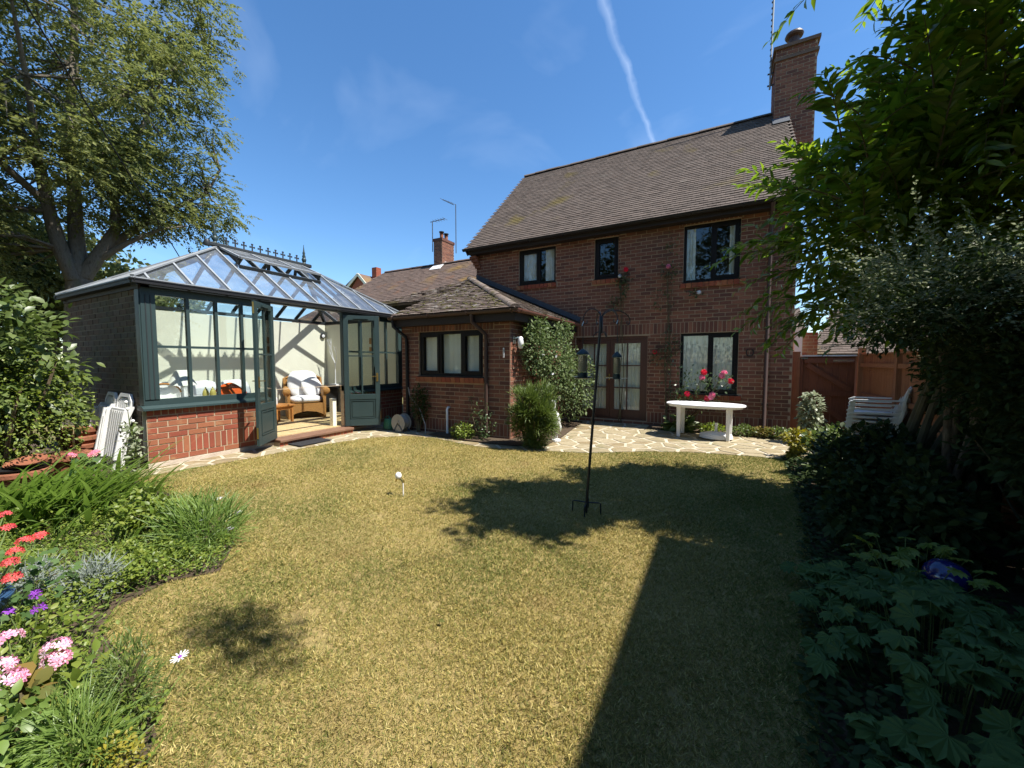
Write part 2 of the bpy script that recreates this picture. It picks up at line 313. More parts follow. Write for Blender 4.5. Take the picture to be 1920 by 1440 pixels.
def scatter(name, unit, MT, m, parent=None, singles=0, stuff_name=None, smooth=False, hidden=None):
    """unit = (verts, faces); MT = (N,4,4) world matrices. The nearest pieces in view become objects, the rest one mesh."""
    UV, UF = np.array(unit[0], float), unit[1]; MT = np.asarray(MT); N = len(MT); out = []
    if N == 0: return out
    o = np.array(ori(parent)); MT = MT.copy(); pos = MT[:, :3, 3].copy(); MT[:, :3, 3] -= o
    rest = np.arange(N)
    if singles:
        d = pos-CAMP; z = d@FWD; x = (d@RGT)/np.maximum(z, .01); y = (d@UPV)/np.maximum(z, .01)
        ok = (z > .2) & (np.abs(x) < 1.31) & (np.abs(y) < .985)
        if hidden is not None: ok &= ~hidden
        key = np.where(ok, z, 1e9); order = np.argsort(key)[:singles]; order = order[key[order] < 1e8]
        me = bpy.data.meshes.new(name); me.from_pydata([tuple(v) for v in UV], [], UF); me.update(); me.materials.append(M[m])
        if smooth: me.shade_smooth()
        for i in order:
            ob = bpy.data.objects.new(name, me); C.objects.link(ob)
            if parent is not None: ob.parent = parent
            ob.matrix_local = Matrix(MT[i].tolist()); out.append(ob)
        rest = np.setdiff1d(rest, order)
    if len(rest):
        A = MT[rest]; V = np.einsum('nij,kj->nki', A[:, :3, :3], UV)+A[:, None, :3, 3]
        me = np_mesh(name, V.reshape(-1, 3), UF, len(rest), RNG.random(len(rest))); me.materials.append(M[m])
        me.shade_smooth() if smooth else me.shade_flat()
        ob = bpy.data.objects.new(stuff_name or name, me); C.objects.link(ob)
        if parent is not None: ob.parent = parent; ORI[ob.name] = ori(parent)
        if singles: ob['kind'] = 'stuff'
        out.append(ob)
    return out
def nrm(a): return a/np.maximum(np.linalg.norm(a, axis=-1, keepdims=True), 1e-9)
def frames(pos, d, up, size, wid=1.):
    """local y = d, local z near up"""
    pos, d, up = np.asarray(pos, float), nrm(np.asarray(d, float)), np.asarray(up, float)
    x = nrm(np.cross(d, up)); z = np.cross(x, d); size = np.broadcast_to(np.asarray(size, float), len(pos)); wid = np.broadcast_to(np.asarray(wid, float), len(pos))
    T = np.zeros((len(pos), 4, 4)); T[:, 3, 3] = 1
    T[:, :3, 0] = x*(size*wid)[:, None]; T[:, :3, 1] = d*size[:, None]; T[:, :3, 2] = z*size[:, None]; T[:, :3, 3] = pos; return T
UBOX = ([(0, 0, 0), (1, 0, 0), (1, 1, 0), (0, 1, 0), (0, 0, 1), (1, 0, 1), (1, 1, 1), (0, 1, 1)],
        [(4, 5, 6, 7), (0, 1, 5, 4), (1, 2, 6, 5), (2, 3, 7, 6), (3, 0, 4, 7)])            # open at its hidden back
LEAF2 = ([(0, 0, 0), (.27, .45, .05), (0, 1, -.06), (-.27, .45, .05)], [(0, 1, 2), (0, 2, 3)])
LEAF6 = ([(0, 0, 0), (.24, .28, .05), (.25, .6, .03), (0, 1, -.12), (-.25, .6, .03), (-.24, .28, .05), (0, .3, 0), (0, .62, -.02)],
         [(0, 1, 6), (0, 6, 5), (1, 2, 7, 6), (6, 7, 4, 5), (2, 3, 7), (7, 3, 4)])
LANCE = ([(0, 0, 0), (.13, .3, .03), (.12, .62, .0), (0, 1, -.16), (-.12, .62, .0), (-.13, .3, .03), (0, .3, 0), (0, .62, -.04)],
         [(0, 1, 6), (0, 6, 5), (1, 2, 7, 6), (6, 7, 4, 5), (2, 3, 7), (7, 3, 4)])
NEEDLE = ([(-.05, 0, 0), (.05, 0, 0), (0, 1, 0)], [(0, 1, 2)])
def strap_unit(n=6, w=.03, bend=.5):
    v = []; f = []
    for i in range(n+1):
        t = i/n; ww = w*(1-t**2.2)*.9+.001; y = t*(1-.25*bend*t); z = -bend*t*t*.5
        v += [(-ww, y, z+.25*ww), (0, y, z), (ww, y, z+.25*ww)]
        if i: f += [((i-1)*3, (i-1)*3+1, i*3+1, i*3), ((i-1)*3+1, (i-1)*3+2, i*3+2, i*3+1)]
    return v, f
def palmate(lobes=7):
    v = [(0, 0, 0)]; f = []; k = lobes*2+1
    for i in range(k):
        a = R(-150+300*i/(k-1)); r = (1. if i % 2 else .76)*(1-.22*abs(a)/R(150)); v.append((r*math.sin(a)*.62, .12+r*math.cos(a)*.62, -.13*r*r+(.06 if i % 2 == 0 else 0)))
    for i in range(1, k): f.append((0, i+1, i))
    return v, f
def petals(n=5, r=1., w=.5):
    v = [(0, 0, 0)]; f = []
    for i in range(n):
        a = 2*math.pi*i/n; b = len(v)
        for da, rr, zz in ((-w*.6, .6, .06), (-.28*w, 1, .12), (.28*w, 1, .12), (w*.6, .6, .06)):
            v.append((r*rr*math.cos(a+da), r*rr*math.sin(a+da), zz*r))
        f.append((0, b, b+1, b+2, b+3))
    return v, f
def copy_tree(o, parent=None):
    c = o.copy(); C.objects.link(c); c.parent = parent
    for ch in o.children: copy_tree(ch, c)
    return c

# ------------------------------------------------------------------ building helpers
V3 = Vector
def plane(ax, v):                                  # wall planes: 'Y' faces -Y (u = X), 'X' faces +X (u = Y), 'W' faces -X
    return {'Y': (V3((0, v, 0)), V3((1, 0, 0)), V3((0, -1, 0))), 'X': (V3((v, 0, 0)), V3((0, 1, 0)), V3((1, 0, 0))), 'W': (V3((v, 0, 0)), V3((0, 1, 0)), V3((-1, 0, 0)))}[ax]
def wall_sheet(pl, u0, u1, z0, z1, holes, depth=.14):
    mb = MB(); us = sorted({u0, u1, *[a for h in holes for a in h[:2] if u0 < a < u1]}); zs = sorted({z0, z1, *[a for h in holes for a in h[2:] if z0 < a < z1]})
    O, U, N = pl; pt = lambda u, z, d=0: O+U*u+N*d+V3((0, 0, z))
    inside = lambda u, z: any(h[0] <= u <= h[1] and h[2] <= z <= h[3] for h in holes)
    for a, b in zip(us, us[1:]):
        for c, d in zip(zs, zs[1:]):
            if not inside((a+b)/2, (c+d)/2): mb.poly([pt(a, c), pt(b, c), pt(b, d), pt(a, d)])
    for h in holes:
        a, b, c, d = h
        for p, q in (((a, c), (b, c)), ((b, c), (b, d)), ((b, d), (a, d)), ((a, d), (a, c))): mb.poly([pt(*p), pt(*q), pt(*q, -depth), pt(*p, -depth)])
    return mb
def bricks(pl, u0, u1, z0, z1, holes=(), soldiers=(), ch=.0825, bl=.235, g=.0155, phase=0., jit=1.):
    """matrices of stretcher courses, cut round holes, with upright soldier courses; UBOX unit: x=u, y=z, z=out"""
    O, U, N = pl; out = []
    def put(a, b, c, d):
        if b-a < .02 or d-c < .02: return
        pr = .005+random.random()*.004*jit; T = np.eye(4); T[:3, 0] = np.array(U)*(b-a); T[:3, 1] = (0, 0, d-c); T[:3, 2] = np.array(N)*(pr+.012)
        T[:3, 3] = np.array(O+U*a+V3((0, 0, c))-N*.012); out.append(T)
    def cut(rc, holes_):
        rs = [rc]
        for h in holes_:
            nx = []
            for (a, b, c, d) in rs:
                if h[1] <= a or h[0] >= b or h[3] <= c or h[2] >= d: nx.append((a, b, c, d)); continue
                if h[2] > c: nx.append((a, b, c, h[2]-g*.4))
                if h[3] < d: nx.append((a, b, h[3]+g*.4, d))
                c2, d2 = max(c, h[2]), min(d, h[3])
                if h[0] > a: nx.append((a, h[0]-g*.4, c2, d2))
                if h[1] < b: nx.append((h[1]+g*.4, b, c2, d2))
            rs = nx
        return rs
    blk = list(holes)+list(soldiers); n = int(round((z1-z0)/ch)); c_h = (z1-z0)/n
    for i in range(n):
        c, d = z0+i*c_h+g/2, z0+(i+1)*c_h-g/2; u = u0-(bl*.5 if i % 2 else 0)-phase*bl
        while u < u1:
            a, b = max(u, u0)+g/2, min(u+bl, u1)-g/2; u += bl
            if b-a < .03: continue
            j = (random.random()-.5)*.005*jit
            for r_ in cut((a, b, c, d), blk): put(r_[0], r_[1], r_[2]+j*.5, r_[3]+j*.5)
    for (a, b, c, d) in soldiers:
        u = a
        while u < b-.03:
            q = min(u+ch, b)
            for r_ in cut((u+g/2, q-g/2, c+g/2, d-g/2), holes): put(*r_)
            u += ch
    return out
def curtain(pl, u0, u1, z0, z1, d, parent, folds=9, name='curtain'):
    mb = MB(); O, U, N = pl; n = folds*6; v = []; f = []
    for i in range(n+1):
        t = i/n; u = u0+(u1-u0)*t; w = math.sin(t*folds*2*math.pi+math.sin(t*17))*.018+.008*math.sin(t*41)
        for z in (z0, z1): v.append(O+U*u+N*(d+w*(1 if z == z0 else .8))+V3((0, 0, z)))
        if i: f.append((2*i-2, 2*i, 2*i+1, 2*i-1))
    mb.add(v, f); return mb.build(name, 'curtain', parent, True)
def window(rt, pl, u0, u1, z0, z1, lights, curt=(), fm='dark_frame', fw=.055, sill=True, d0=-.11, d1=-.035, fold=9):
    mb = MB(); e = .002
    mb.pbox(pl, u0+e, u1-e, z0+e, z0+fw, d0, d1).pbox(pl, u0+e, u1-e, z1-fw, z1-e, d0, d1)
    mb.pbox(pl, u0+e, u0+fw, z0+fw, z1-fw, d0, d1).pbox(pl, u1-fw, u1-e, z0+fw, z1-fw, d0, d1)
    for (a, b, op) in lights[:-1]: mb.pbox(pl, b-fw/2, b+fw/2, z0+fw, z1-fw, d0, d1)
    w = mb.build('window', fm, rt)
    if sill: MB().pbox(pl, u0-.02, u1+.02, z0-.03, z0-.001, -.1, .035).build('sill', fm, w)
    for i, (a, b, op) in enumerate(lights):
        x0 = a+(fw if i == 0 else fw/2)+.001; x1 = b-(fw if i == len(lights)-1 else fw/2)-.001; y0, y1 = z0+fw+.001, z1-fw-.001
        if op:
            s = .05; c = MB()
            c.pbox(pl, x0, x1, y0, y0+s, d0+.01, d1+.012).pbox(pl, x0, x1, y1-s, y1, d0+.01, d1+.012).pbox(pl, x0, x0+s, y0+s, y1-s, d0+.01, d1+.012).pbox(pl, x1-s, x1, y0+s, y1-s, d0+.01, d1+.012)
            c.build('casement_frame', fm, w); x0 += s; x1 -= s; y0 += s; y1 -= s
        MB().pbox(pl, x0-.003, x1+.003, y0-.003, y1+.003, -.082, -.078).build('pane', 'glass_house', w)
    for (a, b) in curt: curtain(pl, a, b, z0+.02, z1-.02, -.135, w, max(2, int((b-a)*fold)))
    return w
def gutter(a, b, r, m, parent, n=9, name='gutter', outn=None):
    a, b = V3(a), V3(b); d = (b-a).normalized(); s = d.cross(V3((0, 0, 1))).normalized(); mb = MB(); v = []; f = []
    for rr in (r, r*.86):
        for p in (a, b):
            for k in range(n+1):
                t = math.pi*k/n; v.append(p+s*math.cos(t)*rr-V3((0, 0, 1))*math.sin(t)*rr)
    k = n+1
    for q in (0, 2*k):
        for i in range(n): f.append((q+i, q+i+1, q+k+i+1, q+k+i))
    for i in (0, n): f.append((i, k+i, 3*k+i, 2*k+i))
    for q in (0, k):
        for i in range(n): f.append((q+i, q+i+1, q+2*k+i+1, q+2*k+i))
    mb.add(v, f); g = mb.build(name, m, parent, True)
    L = (b-a).length; br = MB()
    for i in range(max(2, int(L/.9))+1):
        c = a+d*(L*(i+.15)/(max(2, int(L/.9))+.3))
        br.tube([c+s*math.cos(t)*r*1.06-V3((0, 0, 1))*math.sin(t)*r*1.06 for t in [math.pi*j/8 for j in range(9)]], .012, 5)
    br.build('bracket', m, g); return g
TW, TG = .165, .112
def tile_unit(w=TW, g=TG, th=.013):
    l = g*1.25; x = w/2-.0022
    v = [(-x, 0, .022), (x, 0, .022), (x, l, .004), (-x, l, .004), (-x, 0, .022+th), (x, 0, .022+th), (x, l, .004+th), (-x, l, .004+th)]
    return v, [(4, 5, 6, 7), (0, 1, 5, 4), (1, 2, 6, 5), (3, 0, 4, 7)]
def inpoly(x, y, P):
    c = False; n = len(P)
    for i in range(n):
        (a, b), (d, e) = P[i], P[(i+1) % n]
        if (b > y) != (e > y) and x < (d-a)*(y-b)/(e-b)+a: c = not c
    return c
def tiles(O, U, V, N, poly, w=TW, g=TG, rough=1.):
    """tile matrices over a roof plane; poly in (u,v)"""
    O, U, V, N = (np.array(q, float) for q in (O, U, V, N)); us = [p[0] for p in poly]; vs_ = [p[1] for p in poly]; out = []
    for i in range(int((max(vs_)-min(vs_))/g)+1):
        v = min(vs_)+i*g-.03; u = min(us)+(w/2 if i % 2 else 0)
        while u < max(us)+w:
            if inpoly(u, v+g*.6, poly):
                T = np.eye(4); a = random.gauss(0, .012)*rough; ti = random.gauss(0, .022)*rough
                T[:3, 0] = U*math.cos(a)+V*math.sin(a); T[:3, 1] = V*math.cos(a)-U*math.sin(a)+N*ti; T[:3, 2] = N
                T[:3, 3] = O+U*u+V*(v+random.gauss(0, .004)*rough)+N*abs(random.gauss(0, .003))*rough; out.append(T)
            u += w
    return out

# ================================================================== GROUND
def structure(o): o['kind'] = 'structure'; return o
def stuff(o, label, cat): o['kind'] = 'stuff'; o['label'] = label; o['category'] = cat; return o
structure(MB().poly([(-400, -400, -.06), (400, -400, -.06), (400, 400, -.06), (-400, 400, -.06)]).build('ground', 'field'))
LAWN = [(-6.62, 2.0), (-6.42, 3.2), (-6.3, 4.5), (-6.05, 5.3), (-5.6, 5.85), (-4.9, 5.92), (-4.2, 5.75), (-3.67, 5.68), (-2.9, 5.8), (-1.92, 6.15), (-1.1, 6.7), (-.39, 7.02), (.3, 7.14), (.86, 7.16), (.9, 6.6),
        (.82, 5.2), (.70, 4.1), (.56, 3.1), (.46, 2.4), (.36, 1.75), (.3, .5), (.3, -6), (-1.2, -6), (-1.3, -.5), (-1.72, .45), (-1.95, .62), (-2.5, .72), (-3.0, .74), (-3.22, .86), (-3.28, 1.15), (-3.12, 1.38), (-3.5, 1.66), (-4.2, 1.8), (-5.3, 1.95)]
structure(MB().poly([(x, y, 0) for x, y in LAWN]).build('lawn', 'turf'))
PATIO = [(-7.05, 2.0), (-6.62, 2.0), (-6.42, 3.2), (-6.3, 4.5), (-6.05, 5.3), (-5.6, 5.85), (-4.9, 5.92), (-4.2, 5.75), (-3.67, 5.68), (-2.9, 5.8), (-1.92, 6.15), (-1.1, 6.7), (-.39, 7.02), (.3, 7.14), (.86, 7.16), (1.25, 7.5), (1.45, 8.6), (1.3, 9.0), (1.0, 8.92), (-1.3, 9.0), (-1.5, 9.55), (-3.45, 9.55), (-3.45, 6.45), (-6.2, 6.45), (-7.05, 6.45)]
patio = structure(MB().poly([(x, y, .004) for x, y in PATIO]).build('patio', 'joint'))
MB().poly([(1.2, 7.2, .002), (2.4, 7.2, .002), (2.4, 12, .002), (1.2, 12, .002)]).build('side_path', 'stone')['kind'] = 'structure'
def clip_half(P, a, n):
    out = []
    for i in range(len(P)):
        p, q = P[i], P[(i+1) % len(P)]; dp, dq = (p-a)@n, (q-a)@n
        if dp <= 0: out.append(p)
        if dp*dq < 0: out.append(p+(q-p)*dp/(dp-dq))
    return out
pts = []
for k in range(6000):
    p = np.array((random.uniform(-7.1, 1.5), random.uniform(2, 9.6)))
    if inpoly(p[0], p[1], PATIO) and all(np.hypot(*((p-q)*np.array((1, 1.15)))) > (.25 if (int(p[0]*3+p[1]*2) % 3) else .37) for q in pts): pts.append(p)
PA = np.array(pts)
for i, p in enumerate(PA):
    near = np.argsort(((PA-p)**2).sum(1))[1:18]; cell = [np.array(q, float) for q in PATIO]
    for j in near:
        n = PA[j]-p; L = np.linalg.norm(n); n = n/L; cell = clip_half(cell, p+n*(L/2-random.uniform(.012, .028)), n)
        if len(cell) < 3: break
    # keep the loop round its own seed compact
    if len(cell) < 3: continue
    cc = np.mean(cell, axis=0); cell = [cc+(q-cc)*(1-.008/max(.05, np.linalg.norm(q-cc))) for q in cell]
    cell = [q for k, q in enumerate(cell) if np.linalg.norm(q-cell[k-1]) > .02]
    ar = sum(cell[k-1][0]*cell[k][1]-cell[k][0]*cell[k-1][1] for k in range(len(cell)))/2 if len(cell) > 2 else 0
    if ar < .006: continue
    tz = .0085+random.random()*.005; n = len(cell)
    mb = MB().add([(q[0], q[1], .0045) for q in cell]+[(*(cc+(q-cc)*.985), tz) for q in cell], [tuple(range(n, 2*n))]+[(k, (k+1) % n, n+(k+1) % n, n+k) for k in range(n)])
    mb.build('paving_stone', 'stone', patio)
BEDL = [(-6.62, 2.0), (-5.3, 1.95), (-4.2, 1.8), (-3.5, 1.66), (-3.12, 1.38), (-3.28, 1.15), (-3.22, .86), (-3.0, .74), (-2.5, .72), (-1.95, .62), (-1.72, .45), (-1.3, -.5), (-1.3, -3), (-13, -3), (-13, 2.2), (-7.05, 2.2), (-7.05, 2.0)]
BEDR = [(.86, 7.16), (1.25, 7.5), (2.4, 7.5), (2.4, -6), (.3, -6), (.3, .5), (.36, 1.75), (.46, 2.4), (.56, 3.1), (.70, 4.1), (.82, 5.2), (.9, 6.6)]
for nm, bd in (('flower_bed_soil', BEDL), ('flower_bed_soil', BEDR)): structure(MB().prism(bd, -.03, .012).build(nm, 'soil'))
structure(MB().prism([(-1.45, 9.0), (1.0, 8.92), (1.22, 9.0), (1.22, 9.56), (-1.45, 9.56)], .0, .03).build('flower_bed_soil', 'soil'))
structure(MB().prism([(-5.2, 6.08), (-4.2, 5.95), (-3.2, 5.95), (-2.7, 6.3), (-2.75, 7.2), (-3.0, 9.2), (-3.5, 9.2), (-3.5, 6.4), (-5.2, 6.4)], .02, .035).build('flower_bed_soil', 'soil'))
# lawn grass, densest where the lawn is nearest
def grass_points(n, f):
    P = []
    while len(P) < n:
        x, y = RNG.uniform(-6.7, .95, 4000), RNG.uniform(-.6, 7.2, 4000); d = np.hypot(x, y)
        k = RNG.random(4000) < np.clip(f/np.maximum(d, .6)**1.25, 0, 1)
        for a, b in zip(x[k], y[k]):
            if inpoly(a, b, LAWN): P.append((a, b))
    return np.array(P[:n])
gp = grass_points(420000, 2.4); n = len(gp); gd = np.hypot(gp[:, 0], gp[:, 1])
ang = RNG.uniform(0, 2*math.pi, n); lean = RNG.uniform(.35, 1.5, n)
dv = np.stack([np.cos(ang)*lean, np.sin(ang)*lean, np.ones(n)*.75], 1)
clump = .7+.5*np.sin(gp[:, 0]*3.1+np.sin(gp[:, 1]*4.3))*np.sin(gp[:, 1]*2.7+1)
gs = RNG.uniform(.012, .034, n)*(.75+.35*clump)*(1+gd*.035)
gw = (.034+.014*gd)/np.maximum(gs/.03, .6)
BLADE = ([(-.5, 0, 0), (.5, 0, 0), (.32, .55, .03), (0, 1, -.12), (-.32, .55, .03)], [(0, 1, 2, 3, 4)])
gx, gy = gp[:, 0], gp[:, 1]
patchy = .5+.28*np.sin(gx*2.3+1.7*np.sin(gy*1.9))+.25*np.sin(gy*3.1-gx*1.3+2*np.sin(gx*1.1))+.18*np.sin(gx*6.7+gy*5.1)
edge = np.clip((gx+2.2)/2.2, 0, 1)*np.clip((gy-4.6)/1.6, 0, 1)+.9*np.clip((gx+.1)/.5, 0, 1)+.6*np.exp(-((gx+4.2)**2/1.2+(gy-2.0)**2/.25))+.5*np.exp(-((gx+2.0)**2/.3+(gy-.9)**2/.2))
pg = np.clip(.16+.95*np.clip(patchy-.45, 0, 1)+.8*edge, 0, .94); green = RNG.random(n) < pg
bare = np.exp(-((gx+2.15)**2+(gy-1.35)**2)/.02)+np.exp(-((gx+1.9)**2+(gy-1.28)**2)/.012)+np.exp(-((gx+2.9)**2+(gy-2.6)**2)/.01)+.8*(np.sin(gx*9.1+3*np.sin(gy*7.7))*np.sin(gy*11.3) > .93)
keep = RNG.random(n) > bare*.8
GM = frames(np.c_[gp, np.zeros(n)], dv, RNG.normal(0, 1, (n, 3))+np.array([0, 0, .4]), gs, gw)
stuff(scatter('dry_grass', BLADE, GM[keep & ~green], 'grass')[0], 'short dry straw coloured grass of the parched lawn', 'grass')
stuff(scatter('green_grass', BLADE, GM[keep & green], 'grass_green')[0], 'greener tufts of grass growing through the dry lawn', 'grass')

# ================================================================== MAIN HOUSE
FY = 9.56; PF = plane('Y', FY)
house = root('brick_house', 'two-storey brown brick house with steep tiled roof and dark windows', 'house', (-2.5, FY, 0))
W1, W2, W3, W4, FD = (-4.95, -3.88, 3.57, 4.50), (-2.85, -2.27, 3.52, 4.50), (-.83, .26, 3.25, 4.49), (-.85, .28, .79, 2.13), (-3.32, -1.56, .09, 2.11)
holes = [W1, W2, W3, W4, FD]
wall = wall_sheet(PF, -6.33, 1.23, -.05, 4.78, holes).build('wall', 'mortar', house)
sold = [(-3.5, 1.23, 2.136, 2.384), (-6.33, 1.23, .0701, .318)]+[(w[0]-.04, w[1]+.04, w[3]+.005, w[3]+.2) for w in (W1, W2, W3)]
bm_ = bricks(PF, -6.33, 1.23, -.0125, 4.78, [*holes]+[(w[0]-.05, w[1]+.05, w[2]-.12, w[2]) for w in (W1, W2, W3, W4)], sold)
T = np.array(bm_); hid = (T[:, 0, 3] < -3.05) & (T[:, 2, 3] < 2.6)
scatter('brick', UBOX, T, 'brick', wall, 300, 'brick_courses', hidden=hid)
sb = []
for w in (W1, W2, W3, W4):
    u = w[0]-.05
    while u < w[1]+.02:
        Tm = np.eye(4); Tm[:3, 0] = (.105, 0, 0); Tm[:3, 1] = (0, -.02, .10); Tm[:3, 2] = (0, -.055, -.008); Tm[:3, 3] = (u, FY+.01, w[2]-.115); sb.append(Tm); u += .115
scatter('sill_brick', UBOX, sb, 'brick_red', wall, 60)
# side and back walls close the house
sw = MB()
for x in (-6.33, 1.23): sw.poly([(x, FY+.001, -.05), (x, 16.4, -.05), (x, 16.4, 4.7), (x, 13, 8.05), (x, FY+.001, 4.72)])
sw.poly([(-6.33, 16.4, -.05), (1.23, 16.4, -.05), (1.23, 16.4, 4.7), (-6.33, 16.4, 4.7)]); sw.build('gable_wall', 'brick', house)
MB().box(-6.2, 1.1, 11.5, 11.55, 0, 4.7).build('inner_wall', 'room', house); MB().box(-6.3, 1.2, 9.75, 11.5, 2.5, 2.56).build('upper_floor', 'room', house)
window(house, PF, *W1, [(W1[0], -4.36, True), (-4.36, W1[1], False)], [(-4.9, -4.42), (-4.22, -3.93)])
window(house, PF, *W2, [(W2[0], W2[1], True)])
window(house, PF, *W3, [(W3[0], -.26, False), (-.26, W3[1], True)], [(-.80, -.60), (.06, .22)])
window(house, PF, *W4, [(W4[0], -.27, False), (-.27, W4[1], True)], [(-.81, .24)], fold=11)
# french doors
fd = MB(); e = .07
fd.pbox(PF, FD[0]+.002, FD[1]-.002, FD[3]-e, FD[3]-.002, -.12, -.03).pbox(PF, FD[0]+.002, FD[0]+e, FD[2], FD[3]-e, -.12, -.03).pbox(PF, FD[1]-e, FD[1]-.002, FD[2], FD[3]-e, -.12, -.03).pbox(PF, FD[0]+e, FD[1]-e, FD[2]+.001, FD[2]+.035, -.12, -.02)
fdo = fd.build('door_frame', 'door_brown', house)
mid_ = (FD[0]+FD[1])/2
for a, b in ((FD[0]+e+.003, mid_-.003), (mid_+.003, FD[1]-e-.003)):
    s = .095; z0, z1 = FD[2]+.04, FD[3]-e-.004; L = MB(); gl = z0+.20
    L.pbox(PF, a, a+s, z0, z1, -.10, -.045).pbox(PF, b-s, b, z0, z1, -.10, -.045).pbox(PF, a+s, b-s, z0, gl, -.10, -.045).pbox(PF, a+s, b-s, z1-s, z1, -.10, -.045)
    d = L.build('french_door', 'door_brown', house)
    ga, gb, gz0, gz1 = a+s, b-s, gl, z1-s; bars = MB(); gm = (ga+gb)/2
    bars.pbox(PF, gm-.014, gm+.014, gz0, gz1, -.09, -.05)
    for k in (1, 2): bars.pbox(PF, ga, gm-.014, gz0+(gz1-gz0)*k/3-.013, gz0+(gz1-gz0)*k/3+.013, -.09, -.05).pbox(PF, gm+.014, gb, gz0+(gz1-gz0)*k/3-.013, gz0+(gz1-gz0)*k/3+.013, -.09, -.05)
    bars.build('glazing_bar', 'door_brown', d)
    for k in range(3):
        for p, q in ((ga, gm-.014), (gm+.014, gb)): MB().pbox(PF, p, q, gz0+(gz1-gz0)*k/3+.013*(k > 0), gz0+(gz1-gz0)*(k+1)/3-.013*(k < 2), -.073, -.069).build('pane', 'glass_house', d)
    curtain(PF, ga-.02, gb+.02, gz0-.05, gz1+.05, -.135, d, 8)
MB().pbox(PF, mid_-.03, mid_-.005, 1.05, 1.20, -.045, -.03).bar((mid_-.02, FY+.01, 1.12), (mid_-.02, FY-.05, 1.12), .015, .015).bar((mid_-.02, FY-.045, 1.12), (mid_-.12, FY-.045, 1.12), .018, .018).build('handle', 'brass', fdo)
# roof
EV, RG = V3((0, 9.25, 4.66)), V3((0, 13, 8.17)); sl = (RG-EV); SL = sl.length; VV = sl.normalized(); NN = V3((1, 0, 0)).cross(VV)
roof = MB().extr([(-6.48, EV.y, EV.z), (1.35, EV.y, EV.z), (1.35, RG.y, RG.z), (-6.48, RG.y, RG.z)], -NN*.06)
roof.extr([(-6.48, RG.y, RG.z), (1.35, RG.y, RG.z), (1.35, 16.75, EV.z), (-6.48, 16.75, EV.z)], V3((0, -.05, -.05)))
roof = roof.build('roof', 'tile', house)
T = np.array(tiles((-6.48, EV.y, EV.z), (1, 0, 0), VV, NN, [(0, 0), (7.83, 0), (7.83, SL), (0, SL)], rough=.45))
hid = (T[:, 0, 3] > -.6) & (T[:, 0, 3] < 3) & (T[:, 2, 3] < 6)
scatter('roof_tile', tile_unit(), T, 'tile', roof, 300, 'roof_tiles', hidden=hid)
def ridge_row(a, b, r, m, parent, name, L=.42):
    a, b = V3(a), V3(b); d = (b-a); n = max(1, int(d.length/L)); u = d.normalized(); s = u.cross(V3((0, 0, 1))).normalized(); w = s.cross(u).normalized()
    for i in range(n):
        p, q = a+d*(i/n)+u*.004, a+d*((i+1)/n)+u*.02; mb = MB(); v = []; f = []
        jz = random.uniform(-.006, .008)
        for c, rr in ((p, r), (q, r*.95)):
            for k in range(8):
                t = math.pi*(.04+.92*k/7); v.append(c+s*math.cos(t)*rr+w*(math.sin(t)*rr*.75+jz))
        for k in range(7): f.append((k, k+1, 8+k+1, 8+k))
        f.append(tuple(range(8))); mb.add(v, f).build(name, m, parent, True)
ridge_row((-6.48, 13, 8.14), (.98, 13, 8.14), .13, 'tile', roof, 'ridge_tile')
MB().box(-6.46, 1.33, 9.30, 9.33, 4.52, 4.665).box(-6.46, 1.33, 9.33, FY-.002, 4.53, 4.55).build('fascia_board', 'fascia', house)
for x in (-6.475, 1.325):
    MB().bar((x, 9.27, 4.56), (x, 13, 8.09), .03, .16, NN).build('barge_board', 'fascia', house)
# stepped brick corbel at the eaves corner
cb = MB()
for k in range(4): cb.box(-6.44+.03*k, -6.33+.02*k+.1, FY-.20+.045*k, FY-.012, 4.5-.082*(k+1), 4.5-.082*k-.008)
cb.build('corbel', 'brick', house)
gutter((-6.56, 9.22, 4.66), (1.38, 9.22, 4.66), .062, 'black', house)
dp = MB().tube([(.78, 9.22, 4.60), (.78, 9.30, 4.45), (.78, 9.46, 4.30), (.78, 9.49, 4.15), (.78, 9.49, .12), (.78, 9.43, .05)], .038, 12); dp.build('downpipe', 'gutter', house, True)
cl = MB()
for z in (.6, 2.3, 4.0): cl.box(.725, .835, 9.47, FY-.004, z, z+.04)
cl.build('pipe_clip', 'gutter', house)
hs = MB().tube([(.49+.065*math.sin(t), FY-.02, 1.69-.075*math.cos(t)) for t in [R(a) for a in range(-150, 151, 20)]], .011, 6); tag(hs.build('horseshoe', 'black_metal'), 'rusty horseshoe hung on the brick wall by the downpipe', 'horseshoe')
# chimney
ch = MB().box(1.0, 1.86, 12.55, 13.45, 6.0, 9.52).build('chimney', 'mortar', house)
pc, pw = plane('Y', 12.55), plane('W', 1.0)
T = bricks(pc, 1.0, 1.86, 6.4, 9.52, (), ())+bricks(pw, 12.55, 13.45, 6.4, 9.52)
scatter('brick', UBOX, T, 'brick', ch, 120, 'brick_courses')
MB().box(.96, 1.90, 12.51, 13.49, 9.24, 9.31).box(.94, 1.92, 12.49, 13.51, 9.52, 9.60).build('chimney_cap', 'brick_old', ch)
MB().lathe([(.15, 9.6), (.15, 9.7), (.12, 9.75), (.12, 10.0), (.19, 10.02), (.21, 10.06), (.19, 10.11), (.05, 10.13)], (1.42, 13.0, 0), 18).build('chimney_pot', 'gutter', ch, True)
MB().extr([(.96, 12.3, 7.57), (1.33, 12.3, 7.57), (1.33, 12.56, 7.82), (.96, 12.56, 7.82)], (0, -.01, .012)).build('lead_flashing', 'lead', ch)
ae = root('tv_aerial', 'tall pale aerial mast bracketed to the chimney of the brick house', 'aerial', (.90, 12.8, 8.8))
